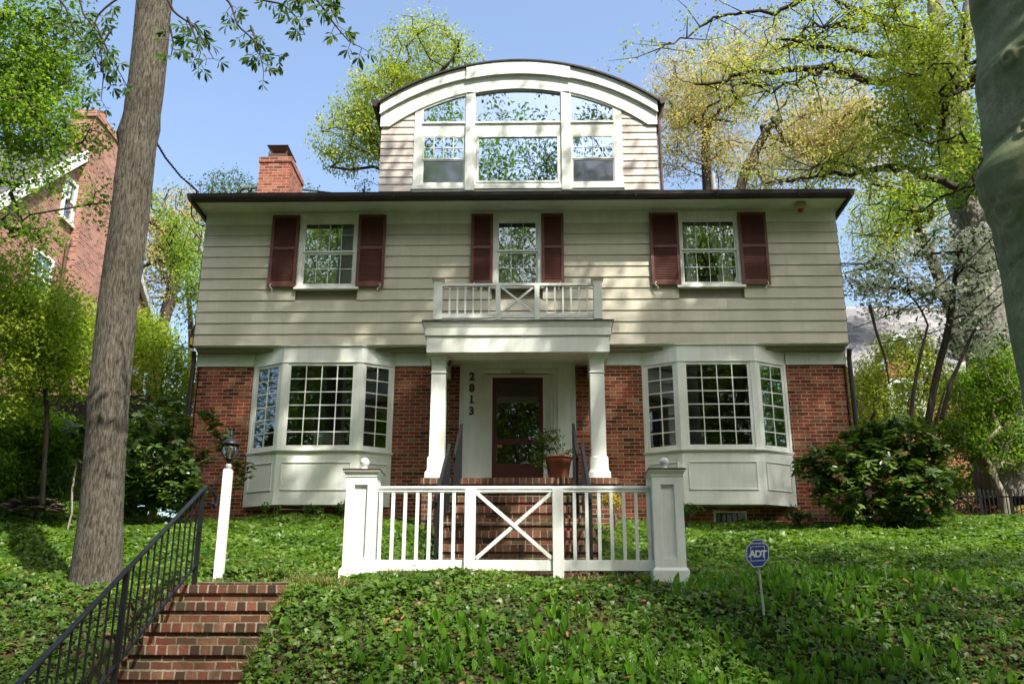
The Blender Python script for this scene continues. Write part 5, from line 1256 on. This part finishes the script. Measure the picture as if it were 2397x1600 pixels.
def far_tree(x, y, seed, m_, label):
    return tree('background_tree', label, 'tree', interp_path([(x,y,gz(x,y)),(x,y,9),(x,y,12)], 6), [(x,y,13.5,4.5,3.5,4.5),(x+1.5,y,8.5,4,3,4),(x-1.5,y,6.5,3.5,3,3)], 130, 90, .26, M[m_], M['dark_bark'], .25, seed, .9, T_QUAD, 'background trees far behind the house', 1.2, .3)
fp = [far_tree(-15,46,301,'f_maple','bright green tree far behind the gap between the two houses on the left'), far_tree(14,50,302,'f_yellow','yellow-green tree far behind the slate roof on the right')]
for k, (x_, y_) in enumerate([(-22,50),(-9,55),(-30,44),(22,46),(30,52),(8,56),(-38,50),(40,46),(18,58)]):
    p0 = fp[(k+(x_>0)) % 2]; c0 = p0.copy(); C.objects.link(c0)
    for ch in list(p0.children): cc = ch.copy(); C.objects.link(cc); cc.parent = c0; cc.matrix_parent_inverse = ch.matrix_parent_inverse.copy()
    c0.location = (x_, y_, gz(x_, y_)); c0.rotation_euler = (0,0,k*1.3); c0['label'] = 'far tree filling the background %s of the house, part of the distant row' % ('right' if x_ > 0 else 'left')
# ------------------------------------------------------------------ ground cover
def on_ground(n, x0, x1, y0, y1, seed, mask=None):
    r = np.random.default_rng(seed); x = r.uniform(x0,x1,n); y = r.uniform(y0,y1,n)
    ok = np.ones(n, bool)
    ok &= ~((x > -3.82)&(x < -2.56)&(y < 10.66))                     # lower steps
    ok &= ~((x > -3.78)&(x < 1.15)&(y > 10.66)&(y < 11.8)&~((y<11.1)&(x>-2.3)))            # walk
    ok &= ~((x > -1.36)&(x < .92)&(y > 11.7)&(y < 17.5))            # porch steps
    ok &= ~((x > -1.84)&(x < 1.40)&(y > 15.8))
    ok &= ~((np.hypot(x-tp[0][0], y-TY) < .30))
    ok &= ~((y > 17.47)&(x > XL-.05)&(x < XR+.05))
    for cx in (-1.905,1.485): ok &= ~((abs(x-cx) < .2)&(y > FY-.03)&(y < FY+.36))
    if mask is not None: ok &= mask(x, y, r)
    return x[ok], y[ok], r
def slope_n(x, y):
    e = .05; gx = (ground_h(x+e,y)-ground_h(x-e,y))/(2*e); gy = (ground_h(x,y+e)-ground_h(x,y-e))/(2*e)
    return norm(np.stack([-gx,-gy,np.ones_like(gx)], -1))
T_IVY = (np.array([(0,0,0),(-.08,.34,-.05),(.28,.52,-.04),(.42,.25,.03),(1,0,-.12),(.42,-.25,.03),(.28,-.52,-.04),(-.08,-.34,-.05)]), [(0,1,2,3),(0,3,4,5),(0,5,6,7)])
def lush(x, y): return .5+.5*sn(x,y,1.7,2.2)*.9+.25*sn(x,y,4.3,.3)
def ivymask(x, y, r):
    bare = np.exp(-((x+2.0)/.75)**2-((y-9.6)/.55)**2)*.9 + np.exp(-((x-.3)/1.0)**2-((y-10.0)/.25)**2)*.5
    return r.random(len(x)) < np.clip(.85+.5*lush(x,y)-bare, .18, 1)
x, y, r = on_ground(360000, -11.5, 12, 7.6, 18.6, 301, ivymask)
n = len(x); nn = slope_n(x, y); hgt = .03+.11*np.clip(lush(x,y),0,1.2)*r.random(n)**.6 + .04*sst(13,17,y)
P = np.stack([x,y,ground_h(x,y)+hgt],-1)
A = r.normal(size=(n,3)); A[:,2] *= .25; A[:,1] -= .35; Nn = nn*1.0+r.normal(size=(n,3))*.42+np.array([0,-.25,0])
S = (.027+.054*r.random(n)**1.5)*np.where(y>13.5,1.2,1.0)*(.85+.35*lush(x*.8+5,y*.8))
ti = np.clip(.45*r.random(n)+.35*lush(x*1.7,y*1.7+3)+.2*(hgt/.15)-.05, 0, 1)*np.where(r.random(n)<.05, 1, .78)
iv = leaves('ivy', P, A, Nn, S, T_IVY, M['f_ivy'], None, ti); tag(iv, 'dense low ivy covering the bank and garden', 'ivy', kind='stuff')
# lily of the valley
TL = []; fl_ = []
zs_ = [(0,.10),(.3,.17),(.6,.20),(.85,.11),(1.0,.0)]
tv = []
for s_, w_ in zs_:
    cz = .10*s_*s_
    tv += [(s_, w_, cz+.03*(w_/.2)), (s_, 0, cz-.02), (s_, -w_, cz+.03*(w_/.2))]
tv = np.array(tv); tf = []
for i in range(4): a = i*3; tf += [(a,a+1,a+4,a+3),(a+1,a+2,a+5,a+4)]
T_LILY = (tv, tf)
def lmask(x, y, r):
    m1 = np.exp(-((x-3.1)/1.1)**2-((y-10.55)/.35)**2)*1.4
    m2 = np.exp(-((x-.6)/1.8)**2-((y-9.25)/.6)**2)*.42
    m3 = np.exp(-((x-2.4)/1.4)**2-((y-8.9)/.6)**2)*.65
    m4 = np.exp(-((x-2.2)/.5)**2-((y-10.4)/.4)**2)*.8
    m5 = np.exp(-((x+.5)/.9)**2-((y-8.7)/.5)**2)*.25
    return r.random(len(x)) < m1+m2+m3+m4+m5
x, y, r = on_ground(6000, -3, 6.5, 7.9, 11.4, 302, lmask)
P, A, Nn, S = [], [], [], []; fP, fA, fN, fS = [], [], [], []
gz_ = ground_h(x, y)
for i in range(len(x)):
    k = r.integers(2,4); th = r.random()*6.28
    for j in range(k):
        a = th+j*2.6+r.normal()*.3; d = np.array([math.cos(a)*.5, math.sin(a)*.35-.08, 1.0+r.random()*.4])
        P.append((x[i],y[i],gz_[i])); A.append(d); Nn.append(np.array([-math.cos(a),-math.sin(a)-.5,.25])); S.append(r.uniform(.10,.185))
    if r.random() < .22:
        d = np.array([r.normal()*.25,-.25,1]); L = r.uniform(.12,.2)
        for q_ in range(7):
            t_ = .45+.09*q_; fP.append(np.array([x[i],y[i]-.03,gz_[i]])+d*L*t_+np.array([(q_%2-.5)*.014,0,-.012])); fA.append((0,0,-1.)); fN.append((r.normal(),-1,0)); fS.append(.013)
ll = leaves('lily_of_the_valley', np.array(P), np.array(A), np.array(Nn), np.array(S), T_LILY, M['f_lily']); tag(ll, 'upright broad leaves of lily of the valley among the ivy', 'lily of the valley', kind='stuff')
fb = leaves('lily_flowers', np.array(fP), np.array(fA), np.array(fN), np.array(fS), T_OVAL, M['f_white']); tag(fb, 'tiny white bell flowers of lily of the valley', 'flowers', kind='stuff')
# grass tufts along the top of the bank and beside the steps
def tufts(name, spots, label, seed, L=.17, m='f_grass'):
    r = np.random.default_rng(seed); P, A, Nn, S = [], [], [], []
    for (cx, cy, rad__, cnt) in spots:
        for _ in range(cnt):
            x = cx+r.normal()*rad__; y = cy+r.normal()*rad__*.5; z = float(ground_h(x,y))
            for j in range(7):
                a = r.random()*6.28; P.append((x+r.normal()*.01,y+r.normal()*.01,z)); A.append((math.cos(a)*.6,math.sin(a)*.6-.15,.8+r.random()*.6)); Nn.append((-math.cos(a),-math.sin(a),.6)); S.append(L*r.uniform(.6,1.25))
    tmpl = (np.array([(0,.02,0),(.4,.028,.05),(.75,.02,-.02),(1,0,-.16),(.75,-.02,-.02),(.4,-.028,.05),(0,-.02,0)]), [(0,1,5,6),(1,2,4,5),(2,3,4)])
    o = leaves(name, np.array(P), np.array(A), np.array(Nn), np.array(S), tmpl, M[m]); tag(o, label, 'grass', kind='stuff')
tufts('grass_tufts', [(-2.32,10.45,.13,90),(-2.15,10.3,.14,60),(-2.55,10.68,.05,14),(-2.56,9.9,.07,60),(-2.60,9.5,.07,60),(-2.62,9.1,.07,60),(-2.62,8.7,.08,60),(-2.56,10.2,.08,60),(-2.50,10.5,.09,70)], 'arching grass tufts spilling over the right side of the brick steps', 401, .15)
tufts('grass_tufts', [(x_, 10.72, .10, 16) for x_ in np.arange(-1.5,1.2,.24)]+[(x_,11.95,.12,16) for x_ in np.arange(-3.1,-1.9,.25)]+[(-1.55,14.5,.1,60),(1.2,14.6,.14,80),(1.3,15.2,.1,40)], 'low grass tufts along the foot of the balustrade', 402, .13)
# fallen leaves
x, y, r = on_ground(1000, -6, 7, 8, 13, 303)
n = len(x); ft = leaves('fallen_leaves', np.stack([x,y,ground_h(x,y)+r.uniform(.04,.13,n)],-1), r.normal(size=(n,3))*np.array([1,1,.2]), slope_n(x,y)+r.normal(size=(n,3))*.4, r.uniform(.04,.085,n), T_OVAL, M['f_litter']); tag(ft, 'scattered dry brown leaves lying in the ivy', 'fallen leaves', kind='stuff')
